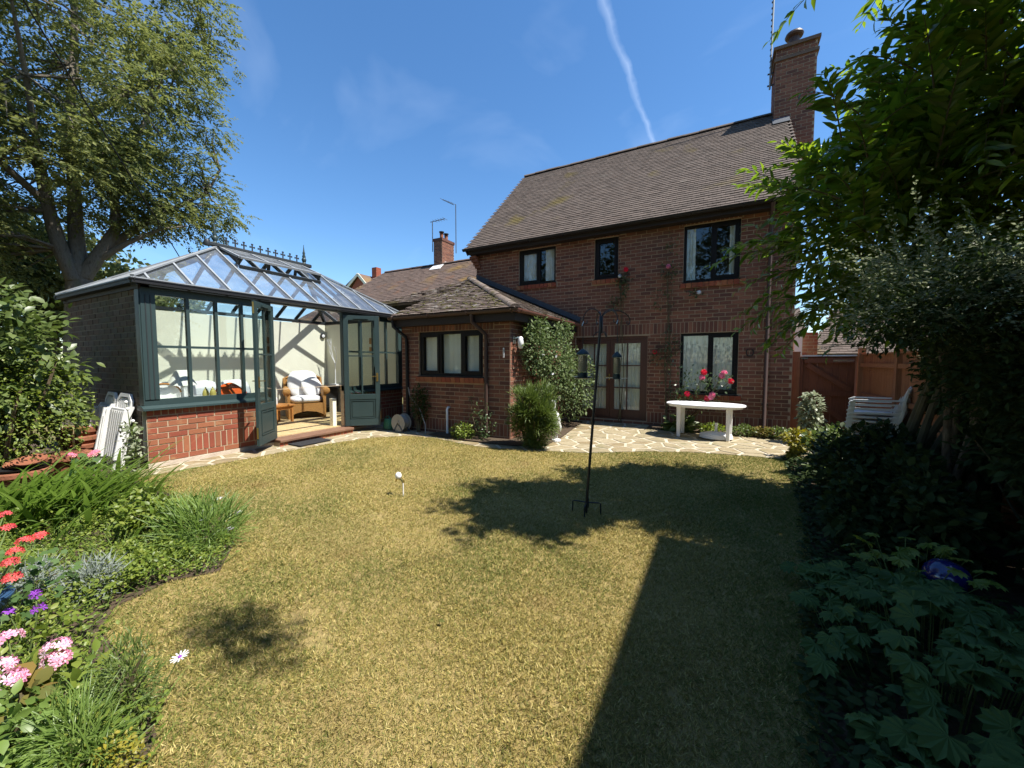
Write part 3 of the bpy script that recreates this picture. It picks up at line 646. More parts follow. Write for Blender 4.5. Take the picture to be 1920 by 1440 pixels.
MB().tube([(.90, 12.8, 8.75), (.94, 12.8, 12.8)], .022, 8).build('mast', 'alu', ae, True)
for z in (8.85, 9.15): MB().bar((.84, 12.8, z), (1.0, 12.8, z), .03, .03).build('bracket', 'black_metal', ae)
rings = MB()
for k in range(22): rings.lathe([(.026, 0), (.026, .03)], (.90+.0002*k, 12.8, 9.3+k*.15), 8)
rings.build('mast_band', 'lead', ae)

# ================================================================== EXTENSION
ext = root('house_extension', 'single-storey brick extension with hipped mossy tiled roof and three-light window', 'extension', (-4.8, 6.4, 0))
PE, PS = plane('Y', 6.4), plane('X', -3.5)
EW = (-5.72, -4.1, 1.20, 2.125)
we = wall_sheet(PE, -6.2, -3.5, -.05, 2.36, [EW]).build('wall', 'mortar', ext)
T = bricks(PE, -6.2, -3.5, -.0125, 2.36, [EW, (EW[0]-.05, EW[1]+.05, EW[2]-.12, EW[2])], [(EW[0]-.2, EW[1]+.25, 2.115, 2.36), (-6.2, -3.5, .0693, .3147)])
scatter('brick', UBOX, T, 'brick', we, 300, 'brick_courses')
we2 = wall_sheet(PS, 6.4, 9.56, -.05, 2.36, []).build('side_wall', 'mortar', ext)
T = bricks(PS, 6.4, 9.55, -.0125, 2.36, (), [(6.4, 9.55, .0693, .3147)]); scatter('brick', UBOX, T, 'brick', we2, 220, 'brick_courses')
MB().poly([(-6.2, 6.401, -.05), (-6.2, 9.5, -.05), (-6.2, 9.5, 2.36), (-6.2, 6.401, 2.36)]).poly([(-6.2, 8.4, -.05), (-3.5, 8.4, -.05), (-3.5, 8.4, 2.36), (-6.2, 8.4, 2.36)]).poly([(-6.2, 6.45, 2.3), (-3.5, 6.45, 2.3), (-3.5, 9.5, 2.3), (-6.2, 9.5, 2.3)]).build('inner_wall', 'room', ext)
sb = []; u = EW[0]-.05
while u < EW[1]+.02:
    Tm = np.eye(4); Tm[:3, 0] = (.105, 0, 0); Tm[:3, 1] = (0, -.02, .10); Tm[:3, 2] = (0, -.055, -.008); Tm[:3, 3] = (u, 6.41, EW[2]-.115); sb.append(Tm); u += .115
scatter('sill_brick', UBOX, sb, 'brick_red', we, 30)
window(ext, PE, *EW, [(EW[0], -5.17, True), (-5.17, -4.62, False), (-4.62, EW[1], True)], [(-5.66, -4.16)], fw=.06, fold=3)
k = .435; q = math.hypot(1, k); Ve, Ne = V3((0, 1, k))/q, V3((0, -k, 1))/q; Ve2, Ne2 = V3((-1, 0, k))/q, V3((k, 0, 1))/q
er = MB().extr([(-3.25, 6.15, 2.45), (-6.35, 9.25, 2.45+k*3.1), (-8.3, 7.3, 2.45+k*1.15), (-6.3, 7.3, 2.45+k*1.15), (-6.3, 6.15, 2.45)], -Ne*.05)
er.extr([(-3.25, 6.15, 2.45), (-3.25, 9.55, 2.45), (-6.35, 9.55, 2.45+k*3.1), (-6.35, 9.25, 2.45+k*3.1)], -Ne2*.05)
er.poly([(-6.35, 9.25, 2.45+k*3.1), (-8.3, 7.3, 2.45+k*1.15), (-9.4, 9.9, 2.3), (-6.4, 11, 2.9)])
er = er.build('roof', 'tile_moss', ext)
T = np.array(tiles((0, 6.15, 2.45), (1, 0, 0), Ve, Ne, [(-3.3, .03), (-6.35, 3.1*q), (-8.3, 1.15*q), (-6.3, 1.15*q), (-6.3, .0)], rough=1.5)+tiles((-3.25, 0, 2.45), (0, 1, 0), Ve2, Ne2, [(6.2, 0), (9.56, 0), (9.56, 3.1*q), (9.25, 3.1*q)], rough=1.4))
scatter('roof_tile', tile_unit(), T, 'tile_moss', er, 300, 'roof_tiles')
ridge_row((-3.27, 6.17, 2.46), (-6.35, 9.25, 2.48+k*3.1), .10, 'tile_moss', er, 'hip_tile', .3)
mc = MB()
for i in range(150):
    t = random.random(); x = random.uniform(-6.2, -3.5); y = 6.2+random.random()**1.3*min(2.9, (-3.25-x)+.0 if x > -6.3 else 3)
    if y-6.15 < (-3.3-x): mc.ell((x, y, 2.45+k*(y-6.15)+.038), (random.uniform(.015, .045), random.uniform(.012, .03), random.uniform(.008, .018)), 7, 4)
mc.build('moss_cushions', 'moss', er, True)['kind'] = 'stuff'
MB().extr([(-3.2, 9.545, 2.47), (-6.33, 9.545, 2.49+k*3.1), (-6.33, 9.545, 2.66+k*3.1), (-3.2, 9.545, 2.62)], (0, -.012, 0)).build('lead_flashing', 'lead', ext); MB().extr([(-3.2, 9.56, 2.50), (-6.33, 9.56, 2.52+k*3.1), (-6.33, 9.36, 2.52+k*3.1), (-3.2, 9.36, 2.50)], (0, 0, .012)).build('lead_flashing', 'lead', ext)
MB().box(-6.25, -3.28, 6.19, 6.21, 2.24, 2.44).box(-3.31, -3.285, 6.215, 9.55, 2.24, 2.44).box(-6.2, -3.31, 6.21, 6.399, 2.245, 2.26).box(-3.499, -3.312, 6.4, 9.54, 2.245, 2.26).build('fascia_board', 'fascia', ext)
gutter((-6.3, 6.13, 2.44), (-3.18, 6.13, 2.44), .06, 'gutter', ext); gutter((-3.22, 6.08, 2.44), (-3.22, 9.5, 2.44), .06, 'gutter_pink', ext)
for x, mm in ((-4.0, 'gutter'), (-6.02, 'black')):
    MB().tube([(x-.18, 6.13, 2.40), (x-.18, 6.14, 2.25), (x, 6.33, 2.02), (x, 6.35, 1.9), (x, 6.35, .05)], .036, 12).build('downpipe', mm, ext, True)
MB().tube([(-4.93, 6.33, .02), (-4.93, 6.33, .52), (-4.93, 6.36, .56), (-4.93, 6.41, .56)], .024, 10).build('waste_pipe', 'white_old', ext, True)
lp = root('wall_lantern', 'small white glass wall lantern beside the climbing rose at the extension corner', 'lantern', (-3.3, 6.52, 1.8))
MB().box(-3.499, -3.47, 6.47, 6.57, 1.84, 1.98).bar((-3.48, 6.52, 1.94), (-3.36, 6.52, 1.96), .02, .02).build('bracket', 'chrome', lp)
MB().lathe([(.02, 1.74), (.045, 1.76), (.055, 1.86), (.05, 1.93), (.02, 1.97)], (-3.34, 6.52, 0), 12).build('glass_shade', 'white', lp, True)
th = root('thermometer', 'slim white thermometer on the extension wall near its corner', 'thermometer', (-3.63, 6.38, 1.6))
MB().box(-3.645, -3.615, 6.375, 6.388, 1.57, 1.76).build('plate', 'white', th, bevel=.006); MB().tube([(-3.63, 6.372, 1.60), (-3.63, 6.372, 1.73)], .004, 6).build('tube', 'chrome', th)

# ================================================================== CONSERVATORY
con = root('conservatory', 'dark green conservatory with glass hipped roof, brick plinth and open double doors', 'conservatory', (-7.0, 4.6, 0))
CX = -7.0; PC = plane('X', CX); CS = plane('Y', 2.3)
sw_ = wall_sheet(CS, -9.8, -7.13, -.05, 2.5, []).build('end_wall', 'mortar_old', con)
T = bricks(CS, -9.8, -7.13, -.0125, 2.5, (), [(-9.8, -7.13, .1525, .4)]); scatter('brick', UBOX, T, 'brick_old', sw_, 300, 'brick_courses')
# inner shell
MB().box(-9.8, -9.7, 2.42, 7.1, .1, 2.5).build('back_wall', 'plaster', con); MB().box(-9.8, -7.12, 2.302, 2.42, .1, 2.5).build('side_wall_lining', 'plaster', con); MB().box(-9.8, -7.1, 7.1, 7.2, -.05, 2.5).build('north_wall', 'plaster', con)
MB().box(-9.9, -9.802, 2.3, 7.2, -.05, 2.5).build('outer_wall', 'brick_old', con)
fl = MB().box(-9.7, -7.08, 2.42, 7.1, .0, .13).build('floor', 'mortar', con)
for i in range(13):
    y0 = 2.42+i*.36
    for j in range(5):
        x0 = -9.7+j*.6-(.3 if i % 2 else 0); MB().box(max(x0, -9.7)+.002, min(x0+.6, -7.08)-.002, y0+.002, y0+.357, .13, .142).build('floor_board', 'floorwood', fl)
# plinth
pl_holes = [(4.05, 5.5, -.1, 1)]
pn = wall_sheet(PC, 2.3, 7.2, -.05, .82, pl_holes, .1).build('plinth', 'mortar_pale', con)
T = bricks(PC, 2.3, 7.2, .075, .82, pl_holes, [(2.62, 7.2, .158, .406), (2.3, 7.2, .737, .82)]); scatter('brick', UBOX, T, 'brick_red', pn, 300, 'brick_courses')
MB().box(CX+.001, CX+.03, 2.29, 4.05, -.04, .07).box(CX+.001, CX+.03, 5.5, 7.2, -.04, .07).build('rendered_base', 'render_pale', pn)
st = MB().box(-7.06, -6.80, 4.0, 5.55, -.04, .075).build('door_step', 'mortar_pale', con)
T = bricks(plane('X', -6.80), 4.0, 5.55, -.012, .078, (), [(4.0, 5.55, -.012, .078)]); scatter('brick', UBOX, T, 'brick_red', st, 40)
MB().box(-7.10, -6.76, 4.0, 5.55, .077, .125).build('threshold', 'threshold', con, bevel=.01)
for a, b in ((2.25, 4.02), (5.52, 7.2)): MB().extr([(-7.12, a, .822), (-6.92, a, .822), (-6.92, a, .85), (-7.0, a, .885), (-7.12, a, .885)], (0, b-a, 0)).build('sill', 'green_frame', con)
def glazed(y0, y1, muls, posts):
    f = MB(); d0, d1 = -.07, 0.
    f.pbox(PC, y0, y1, .886, .97, d0, d1).pbox(PC, y0, y1, 2.43, 2.52, d0, d1)
    for a, b in posts: f.pbox(PC, a, b, .97, 2.43, d0, d1+.012)
    fo = f.build('window', 'green_frame', con); ed = [posts[0][1]]+muls+[posts[1][0]]
    for m_ in muls: MB().pbox(PC, m_-.02, m_+.02, .97, 2.43, d0+.006, d1-.004).build('mullion', 'green_frame', fo)
    for i, (a, b) in enumerate(zip(ed, ed[1:])):
        a2, b2 = a+(.02 if i else 0), b-(.02 if i < len(ed)-2 else 0)
        MB().pbox(PC, a2, b2, 1.695, 1.73, d0+.01, d1-.006).build('glazing_bar', 'green_frame', fo)
        for z0, z1 in ((.97, 1.695), (1.73, 2.43)): MB().pbox(PC, a2+.001, b2-.001, z0+.001, z1-.001, -.038, -.034).build('pane', 'glass', fo)
    return fo
glazed(2.30, 4.05, [2.84, 3.21, 3.58], [(2.30, 2.46), (3.93, 4.05)])
glazed(5.50, 7.20, [5.97, 6.34, 6.72], [(5.50, 5.62), (7.08, 7.20)])
grv = MB()  # dark strips laid on the post stand in for the shade of grooves
for y in (2.345, 2.40): grv.box(-6.988, -6.982, y, y+.012, .98, 2.42)
grv.build('groove_shade', 'dark_bar', con)
MB().box(-7.13, -7.001, 2.285, 2.30, .886, 2.5).build('corner_post', 'green_frame', con)
MB().box(-7.09, -6.98, 2.3, 7.2, 2.521, 2.585).box(-9.8, -6.98, 2.28, 2.40, 2.521, 2.585).box(-9.8, -9.7, 2.4, 7.2, 2.521, 2.585).box(-9.7, -7.09, 7.08, 7.2, 2.521, 2.585).build('eaves_beam', 'dark_bar', con)
# gutter round the eaves (boxed section)
gt = MB().box(-6.94, -6.84, 2.18, 7.27, 2.545, 2.605).box(-9.98, -6.94, 2.18, 2.27, 2.545, 2.605).box(-6.84, -6.832, 2.17, 7.27, 2.59, 2.606).box(-9.98, -6.84, 2.168, 2.178, 2.59, 2.606); gt.build('gutter', 'black', con)
MB().box(-9.98, -6.95, 2.272, 2.30, 2.49, 2.60).build('fascia_board', 'fascia', con)
# roof
E0, E1, S0, S1, ZE, ZR, RX, RA, RB = -6.86, -9.94, 2.19, 7.26, 2.606, 3.62, -8.4, 3.9, 5.62
crf = MB(); c4 = [(E0, S0, ZE), (E1, S0, ZE), (E1, S1, ZE), (E0, S1, ZE)]; ra, rb = (RX, RA, ZR), (RX, RB, ZR)
for a, b in ((c4[0], ra), (c4[1], ra), (c4[2], rb), (c4[3], rb)): crf.bar(V3(a)+V3((0, 0, .03)), V3(b)+V3((0, 0, .03)), .045, .024)
crf.bar(V3(c4[0])+V3((0, .0, .01)), V3(c4[3])+V3((0, 0, .01)), .03, .014).bar(V3(c4[0])+V3((0, 0, .01)), V3(c4[1])+V3((0, 0, .01)), .03, .014)
cr = crf.build('roof_frame', 'alu', con)
dk = MB()
for a, b in ((c4[0], ra), (c4[1], ra), (c4[2], rb), (c4[3], rb)): dk.bar(V3(a)-V3((0, 0, .05)), V3(b)-V3((0, 0, .05)), .06, .10)
dk.bar(V3(ra)-V3((0, 0, .03)), V3(rb)-V3((0, 0, .03)), .07, .1); dk.build('rafter', 'dark_bar', cr)
def top_at(side, t):                                # where a glazing bar starting at t along the eaves ends
    if side in 'EW':
        X0 = E0 if side == 'E' else E1
        if t < RA: f = (t-S0)/(RA-S0)
        elif t > RB: f = (S1-t)/(S1-RB)
        else: f = 1.
        return V3((X0, t, ZE)), V3((X0+(RX-X0)*f, t, ZE+(ZR-ZE)*f))
    Y0, YR = (S0, RA) if side == 'S' else (S1, RB)
    f = (E0-t)/(E0-RX) if t > RX else (t-E1)/(RX-E1)
    return V3((t, Y0, ZE)), V3((t, Y0+(YR-Y0)*f, ZE+(ZR-ZE)*f))
VENT = (3.95, 5.55, .60)
for side in 'EWSN':
    ts = [2.36+.5*i for i in range(10)] if side in 'EW' else [-7.36-.52*i for i in range(5)]
    brk = sorted(set(ts+([S0, S1, RA, RB] if side in 'EW' else [E0, E1, RX])))
    for t in ts:
        a, b = top_at(side, t)
        if (b-a).length < .15: continue
        MB().bar(a+V3((0, 0, .018)), b+V3((0, 0, .018)), .028, .016).build('glazing_bar', 'alu', cr); MB().bar(a-V3((0, 0, .035)), b-V3((0, 0, .035)), .035, .055).build('rafter', 'dark_bar', cr)
    lims = sorted(set(ts+([S0, S1] if side in 'EW' else [E0, E1])))
    for p, q_ in zip(lims, lims[1:]):
        inner = [x for x in brk if p < x < q_]; xs = [p]+inner+[q_]; lo, hi = [], []
        for x in xs:
            a, b = top_at(side, x)
            if side == 'E' and VENT[0]-.1 < p and q_ < VENT[1]+.15: b = a+(b-a)*min(1, VENT[2]+.08)
            lo.append(a); hi.append(b)
        poly = lo+hi[::-1]; cl_ = []
        for v in poly:
            if not cl_ or (v-cl_[-1]).length > .004: cl_.append(v)
        if (cl_[0]-cl_[-1]).length < .004: cl_.pop()
        if len(cl_) > 2:
            n_ = (cl_[1]-cl_[0]).cross(cl_[2]-cl_[0])
            MB().poly([v+V3((0, 0, .004)) for v in cl_]).build('roof_pane', 'glass_roof', cr)
# opened roof vent
va, vb = V3((RX+.03, VENT[0], ZR+.02)), V3((RX+.03, VENT[1], ZR+.02)); dn = V3((E0-RX, 0, ZE-ZR)).normalized(); dn = (dn+V3((0, 0, .22))).normalized(); vl = .70
vt = MB(); nv = V3((0, 1, 0)).cross(dn)
vt.bar(va+dn*.02, vb+dn*.02, .04, .035, nv).bar(va+dn*vl, vb+dn*vl, .05, .04, nv)
for i in range(4):
    p = va+(vb-va)*(i/3); vt.bar(p, p+dn*vl, .045, .035, nv)
vo = vt.build('roof_vent', 'alu', con)
for i in range(3):
    p, r_ = va+(vb-va)*(i/3), va+(vb-va)*((i+1)/3); MB().poly([p+dn*.03, r_+dn*.03, r_+dn*(vl-.02), p+dn*(vl-.02)]).build('pane', 'glass_roof', vo)
low = V3((E0-RX, 0, ZE-ZR)).normalized(); cu = MB()
cu.bar(va+low*.76-V3((0, 0, .005)), vb+low*.76-V3((0, 0, .005)), .05, .06, nv)
for i in range(4):
    p = va+(vb-va)*(i/3); cu.bar(p+low*.70, p+dn*(vl-.03), .05, .03)
for p in (va, vb): cu.extr([p+low*.03, p+low*.72, p+dn*.68, p+dn*.03], (0, .02, 0))
cu.build('vent_frame', 'dark_bar', vo)
# ridge crest
rc = MB().bar((RX, RA-.18, ZR+.06), (RX, RB+.18, ZR+.06), .09, .075).build('ridge_crest', 'dark_bar', con, bevel=.015)
MB().lathe([(.05, -.005), (.06, .05), (.04, .1), (.01, .11)], (RX, RA-.15, ZR+.02), 12).build('ridge_end', 'dark_bar', rc, True)
for y in (RA-.02, RB+.02):
    MB().lathe([(.05, 0), (.03, .03), (.045, .06), (.05, .10), (.03, .13), (.038, .16), (.022, .2), (.03, .235), (.018, .27), (.008, .36), (.004, .42)], (RX, y, ZR+.09), 12).build('finial', 'green_frame', rc, True)
for i in range(10):
    y = RA+.17+i*(RB-RA-.32)/9.; zc = ZR+.10; MB().box(RX-.008, RX+.008, y-.010, y+.010, zc-.01, zc+.13).box(RX-.0085, RX+.0085, y-.042, y-.010, zc+.065, zc+.088).box(RX-.0085, RX+.0085, y+.010, y+.042, zc+.065, zc+.088).box(RX-.009, RX+.009, y-.018, y+.018, zc+.12, zc+.145).box(RX-.009, RX+.009, y-.048, y-.036, zc+.058, zc+.095).box(RX-.009, RX+.009, y+.036, y+.048, zc+.058, zc+.095).build('crest_cross', 'dark_bar', rc)
# doors: one leaf built once, hung on either side
def leaf(sgn):
    w, h = .71, 2.32; L = (V3((0, 0, 0)), V3((1, 0, 0)), V3((0, -sgn, 0))); s = .095; kz, pz = .62, .56
    d = MB().pbox(L, 0, s, 0, h, -.022, .022).pbox(L, w-s, w, 0, h, -.022, .022).pbox(L, s, w-s, 0, .14, -.022, .022).pbox(L, s, w-s, pz, pz+.11, -.022, .022).pbox(L, s, w-s, h-s, h, -.022, .022)
    return d, w, h, L, s, pz
def hang(hinge, ang, sgn):
    d, w, h, L, s, pz = leaf(sgn); mt = Matrix.Translation(hinge) @ Matrix.Rotation(ang, 4, 'Z'); K = lambda mb: mb.xf(mt)
    do = K(d).build('door', 'green_frame', con, bevel=.004)
    pnl = MB().pbox(L, s, w-s, .14, pz, -.008, .008)
    for dd in (1, -1):
        pnl.pbox(L, s+.05, w-s-.05, .19, pz-.05, .008*dd, .018*dd); 
        for a, b, c, e_ in ((s+.015, w-s-.015, .155, .175), (s+.015, w-s-.015, pz-.035, pz-.015), (s+.015, s+.035, .175, pz-.035), (w-s-.035, w-s-.015, .175, pz-.035)): pnl.pbox(L, a, b, c, e_, .008*dd, .026*dd)
    K(pnl).build('door_panel', 'green_frame', do)
    z0, z1, m_ = pz+.11, h-s, w/2; zm = z0+(z1-z0)*.52
    K(MB().pbox(L, m_-.013, m_+.013, z0, z1, -.016, .016).pbox(L, s, m_-.013, zm-.013, zm+.013, -.016, .016).pbox(L, m_+.013, w-s, zm-.013, zm+.013, -.016, .016)).build('glazing_bar', 'green_frame', do)
    for a, b in ((s, m_-.013), (m_+.013, w-s)):
        for p, q_ in ((z0, zm-.013), (zm+.013, z1)): K(MB().pbox(L, a, b, p, q_, -.003, .003)).build('pane', 'glass', do)
    for z in (.12, h-.2): K(MB().box(w-.004, w+.006, -.012, .012, z, z+.18)).build('bolt', 'brass', do)
    zh = 1.02
    for dd in (-1, 1):
        K(MB().box(w-.075, w-.035, .0225*dd, .030*dd, zh-.08, zh+.10).bar((w-.055, .026*dd, zh+.03), (w-.055, .07*dd, zh+.03), .016, .016).bar((w-.05, .066*dd, zh+.03), (w-.16, .066*dd, zh+.025), .016, .014)).build('handle', 'brass', do)
    K(MB().box(s+.12, w-s-.12, .0225*sgn, .05*sgn, h-.07, h-.045).box(s+.12, w-s-.12, -.05*sgn, -.0225*sgn, h-.07, h-.045)).build('drip_strip', 'green_frame', do)
    return do
hang(V3((-6.97, 5.5, .14)), math.atan2(.5, .5), 1); hang(V3((-6.97, 4.05, .14)), math.atan2(-.55, .45), -1)
tag(MB().box(-6.79, -6.44, 4.15, 4.78, .022, .036).build('doormat', 'mat_dark', bevel=.004), 'dark rubber doormat on the paving below the conservatory step', 'doormat')

# ---- inside the conservatory
ar = root('wicker_armchair', 'honey wicker armchair with plump white cushions inside the open doors', 'armchair')
def arm_side(y):
    s = MB(); v = []
    prof = [(-.36, .0), (.36, .0), (.40, .20), (.42, .50), (.40, .60), (.30, .66), (.0, .66), (-.28, .62), (-.38, .50), (-.42, .3)]
    s.extr([(x, y-.03, z+.04) for x, z in prof], (0, .06, 0)); return s
for sg in (-1, 1):
    arm_side(sg*.38).build('arm_panel', 'wicker', ar, True)
    MB().tube([(-.34, sg*.40, .64), (-.1, sg*.41, .70), (.2, sg*.42, .70), (.40, sg*.42, .66)], [.05, .06, .07, .075], 12).ell((.42, sg*.42, .655), (.05, .085, .085), 12, 8).build('arm_roll', 'wicker', ar, True)
    for x in (-.34, .38): MB().tube([(x, sg*.38, 0), (x, sg*.38, .3)], [.025, .032], 8).build('leg', 'wicker', ar, True)
MB().extr([(.36, -.35, .08), (.36, -.35, .36), (.36, .35, .36), (.36, .35, .08), (.36, .2, .15), (.36, 0, .18), (.36, -.2, .15)], (.03, 0, 0)).box(-.36, .36, -.35, .35, .30, .36).build('seat_frame', 'wicker', ar)
MB().extr([(-.30, -.40, .30), (-.30, .40, .30), (-.50, .38, .92), (-.53, .25, 1.0), (-.54, 0, 1.03), (-.53, -.25, 1.0), (-.50, -.38, .92)], (-.05, 0, 0)).build('back_frame', 'wicker', ar)
MB().tube([(-.33, -.41, .5), (-.50, -.41, .93), (-.54, -.2, 1.02), (-.55, 0, 1.05), (-.54, .2, 1.02), (-.50, .41, .93), (-.33, .41, .5)], .035, 8).build('back_rim', 'wicker', ar, True)
def cushion(name, c, r, m, parent, rot=None, lump=.05):
    me = MB(); n, k = 22, 14
    v = []; f = []
    for i in range(k+1):
        p = math.pi*i/k
        for j in range(n):
            a = 2*math.pi*j/n; ca, sa, cp, sp = math.cos(a), math.sin(a), -math.cos(p), math.sin(p)
            ex = lambda t, e: math.copysign(abs(t)**e, t)
            q = V3((ex(sp, .55)*ex(ca, .5)*r[0], ex(sp, .55)*ex(sa, .5)*r[1], ex(cp, .8)*r[2]*(1+lump*math.sin(3*a+i))))
            if rot: q = rot @ q
            v.append(q+V3(c))
    for i in range(k):
        for j in range(n): f.append((i*n+j, i*n+(j+1) % n, (i+1)*n+(j+1) % n, (i+1)*n+j))
    me.add(v, f); return me.build(name, m, parent, True)
cushion('seat_cushion', (.03, 0, .44), (.36, .35, .09), 'cloth', ar); cushion('back_cushion', (-.32, -.02, .80), (.10, .34, .33), 'cloth', ar, Matrix.Rotation(R(-16), 3, 'Y'))
cushion('loose_cushion', (-.12, .17, .72), (.07, .22, .24), 'cloth', ar, Matrix.Rotation(R(-20), 3, 'Y') @ Matrix.Rotation(R(25), 3, 'X'))
ar.location = (-9.05, 6.0, .142); ar.rotation_euler = (0, 0, R(-28))
stb = root('side_table', 'low pine side table beside the wicker armchair', 'side table')
MB().box(-.25, .25, -.25, .25, .36, .40).build('table_top', 'pine', stb, bevel=.006); MB().box(-.21, .21, -.21, .21, .29, .36).build('apron', 'pine', stb)
for x in (-.2, .2):
    for y in (-.2, .2): MB().box(x-.022, x+.022, y-.022, y+.022, 0, .36).build('leg', 'pine', stb)
stb.location = (-8.75, 5.13, .142); stb.rotation_euler = (0, 0, R(10))
so = root('sofa', 'white covered sofa along the conservatory back wall', 'sofa', (-9.25, 3.9, .142))
MB().box(-9.62, -8.75, 2.9, 5.15, .142, .42).build('base', 'cloth', so, bevel=.05)
for y in (2.92, 5.05): MB().box(-9.62, -8.75, y-.10, y+.12, .142, .72).build('arm', 'cloth', so, bevel=.06)
for y in (3.4, 4.0, 4.6): cushion('back_cushion', (-9.42, y, .82), (.14, .31, .28), 'cloth', so, Matrix.Rotation(R(-10), 3, 'Y')); cushion('seat_cushion', (-9.12, y, .50), (.38, .31, .09), 'cloth', so)
oc = cushion('cushion', (-7.42, 3.58, .985), (.19, .19, .06), 'orange', None, Matrix.Rotation(R(38), 3, 'Y') @ Matrix.Rotation(R(28), 3, 'Z')); tag(oc, 'bright orange cushion on the ledge inside the conservatory window', 'cushion')
sh = root('window_shelf', 'low white shelf unit standing inside the conservatory window', 'shelf', (-7.75, 3.2, .142))
MB().box(-8.2, -7.14, 2.45, 4.0, .86, .90).build('shelf_top', 'white', sh); MB().box(-8.15, -7.3, 2.47, 2.51, .142, .86).build('side', 'white', sh); MB().box(-8.15, -7.3, 3.94, 3.98, .142, .86).build('side', 'white', sh)
la = root('table_lamp', 'cone shaded white lamp on the shelf behind the conservatory window', 'lamp', (-7.45, 2.90, .90))
MB().lathe([(.09, .90), (.10, .915), (.02, .94), (.02, 1.15)], (-7.45, 2.90, 0), 14).build('lamp_base', 'white', la, True)
lsv = MB(); lsv.v = []; lsv.add([(-7.45+r*math.cos(a), 2.90+r*math.sin(a), z) for r, z in ((.19, 1.13), (.07, 1.37)) for a in [2*math.pi*i/24 for i in range(24)]], [(i, (i+1) % 24, 24+(i+1) % 24, 24+i) for i in range(24)]); lsv.build('lamp_shade', 'cloth', la, True)
tb = root('tub_basket', 'white tub shaped basket with wooden rim at the left of the conservatory window', 'basket', (-7.3, 2.66, .90))
tbm = MB(); vv = []; ff = []
for i in range(13):
    a = R(-110+220*i/12); rim = .13+.13*math.cos(a*.8)
    for z in (.0, 1.): vv.append((-7.30-.12*math.cos(a)*(1+.15*z), 2.66+.14*math.sin(a)*(1+.1*z), .905+rim*z))
    if i: ff.append((2*i-2, 2*i, 2*i+1, 2*i-1))
tbm.add(vv, ff); tbm.build('shell', 'white', tb, True); MB().tube([v for v in vv[1::2]], .012, 6).build('rim', 'pine', tb, True); MB().lathe([(.12, .902), (.13, .93)], (-7.30, 2.66, 0), 16).build('base', 'white', tb)
for i, y in enumerate((3.17, 3.27)):
    j = root('ginger_jar', ('yellow green lidded jar on the window shelf, nearer the lamp', 'yellow green lidded jar on the window shelf, nearer the orange cushion')[i], 'jar', (-7.35, y, .90), 'pair of lidded jars')
    MB().lathe([(.025, .90), (.042, .93), (.046, .98), (.035, 1.03), (.022, 1.045)], (-7.35, y, 0), 14).build('body', 'yellow', j, True); MB().lathe([(.026, 1.046), (.02, 1.06), (.006, 1.07), (.01, 1.085), (.002, 1.09)], (-7.35, y, 0), 10).build('lid', 'yellow', j, True)
stv = root('wood_stove', 'black cast iron stove behind the wicker armchair', 'stove', (-9.35, 6.75, .142))
MB().box(-9.62, -9.15, 6.55, 7.02, .30, .80).build('body', 'black_metal', stv, bevel=.02); MB().box(-9.66, -9.08, 6.50, 7.06, .80, .84).build('top_plate', 'black_metal', stv)
MB().box(-9.149, -9.13, 6.62, 6.95, .36, .74).build('door', 'black_metal', stv, bevel=.01)
for x in (-9.58, -9.2):
    for y in (6.6, 6.97): MB().tube([(x, y, .142), (x, y, .31)], [.02, .035], 8).build('leg', 'black_metal', stv)
tl = root('twig_lamp', 'tall white branching twig lamp by the cream north wall', 'lamp', (-9.2, 6.98, .142))
tw = MB()
def twig(p, d, L, r, k):
    e_ = p+d*L; tw.tube([p, p+d*L*.5+V3((random.uniform(-.01, .01), random.uniform(-.01, .01), 0)), e_], [r, r*.85, r*.7], 5)
    if k:
        for j in range(3): twig(e_ if j else p+d*L*.7, (d+V3((random.uniform(-.6, .6), random.uniform(-.35, .2), random.uniform(.1, .5)))).normalized(), L*.62, r*.62, k-1)
twig(V3((-9.2, 6.98, .9)), V3((0, 0, 1)), .55, .014, 3); tw.build('branches', 'white', tl); MB().box(-9.32, -9.08, 6.9, 7.06, .86, .90).build('base', 'white', tl)
ws = root('wall_spotlight', 'round black wall spotlight high on the conservatory back wall', 'light', (-9.66, 6.95, 2.0))
MB().lathe([(.07, 0), (.075, .03), (.06, .05)], (-9.70, 6.98, 2.2), 16, 'x').build('housing', 'black_metal', ws, True); MB().lathe([(.045, .051), (.03, .058)], (-9.70, 6.98, 2.2), 14, 'x').build('lens', 'white', ws, True)
for i, (z, lab) in enumerate(((1.95, 'small framed brown picture on the cream wall, upper of two'), (1.72, 'small framed brown picture on the cream wall, lower of two'))):
    p = root('picture', lab, 'picture', (-7.9, 7.09, z), 'pair of small pictures'); MB().box(-8.0, -7.87, 7.085, 7.099, z, z+.15).build('frame', 'pine', p); MB().box(-7.985, -7.885, 7.081, 7.0849, z+.018, z+.132).build('print', 'wicker', p)
for i in range(3):
    pb = root('door_stop', 'pale fluted post leaning inside the right door jamb', 'post', (-7.25, 5.46, .142)) if i == 0 else pb
MB().box(-7.30, -7.2, 5.38, 5.47, .142, .72).build('post', 'plaster', pb)

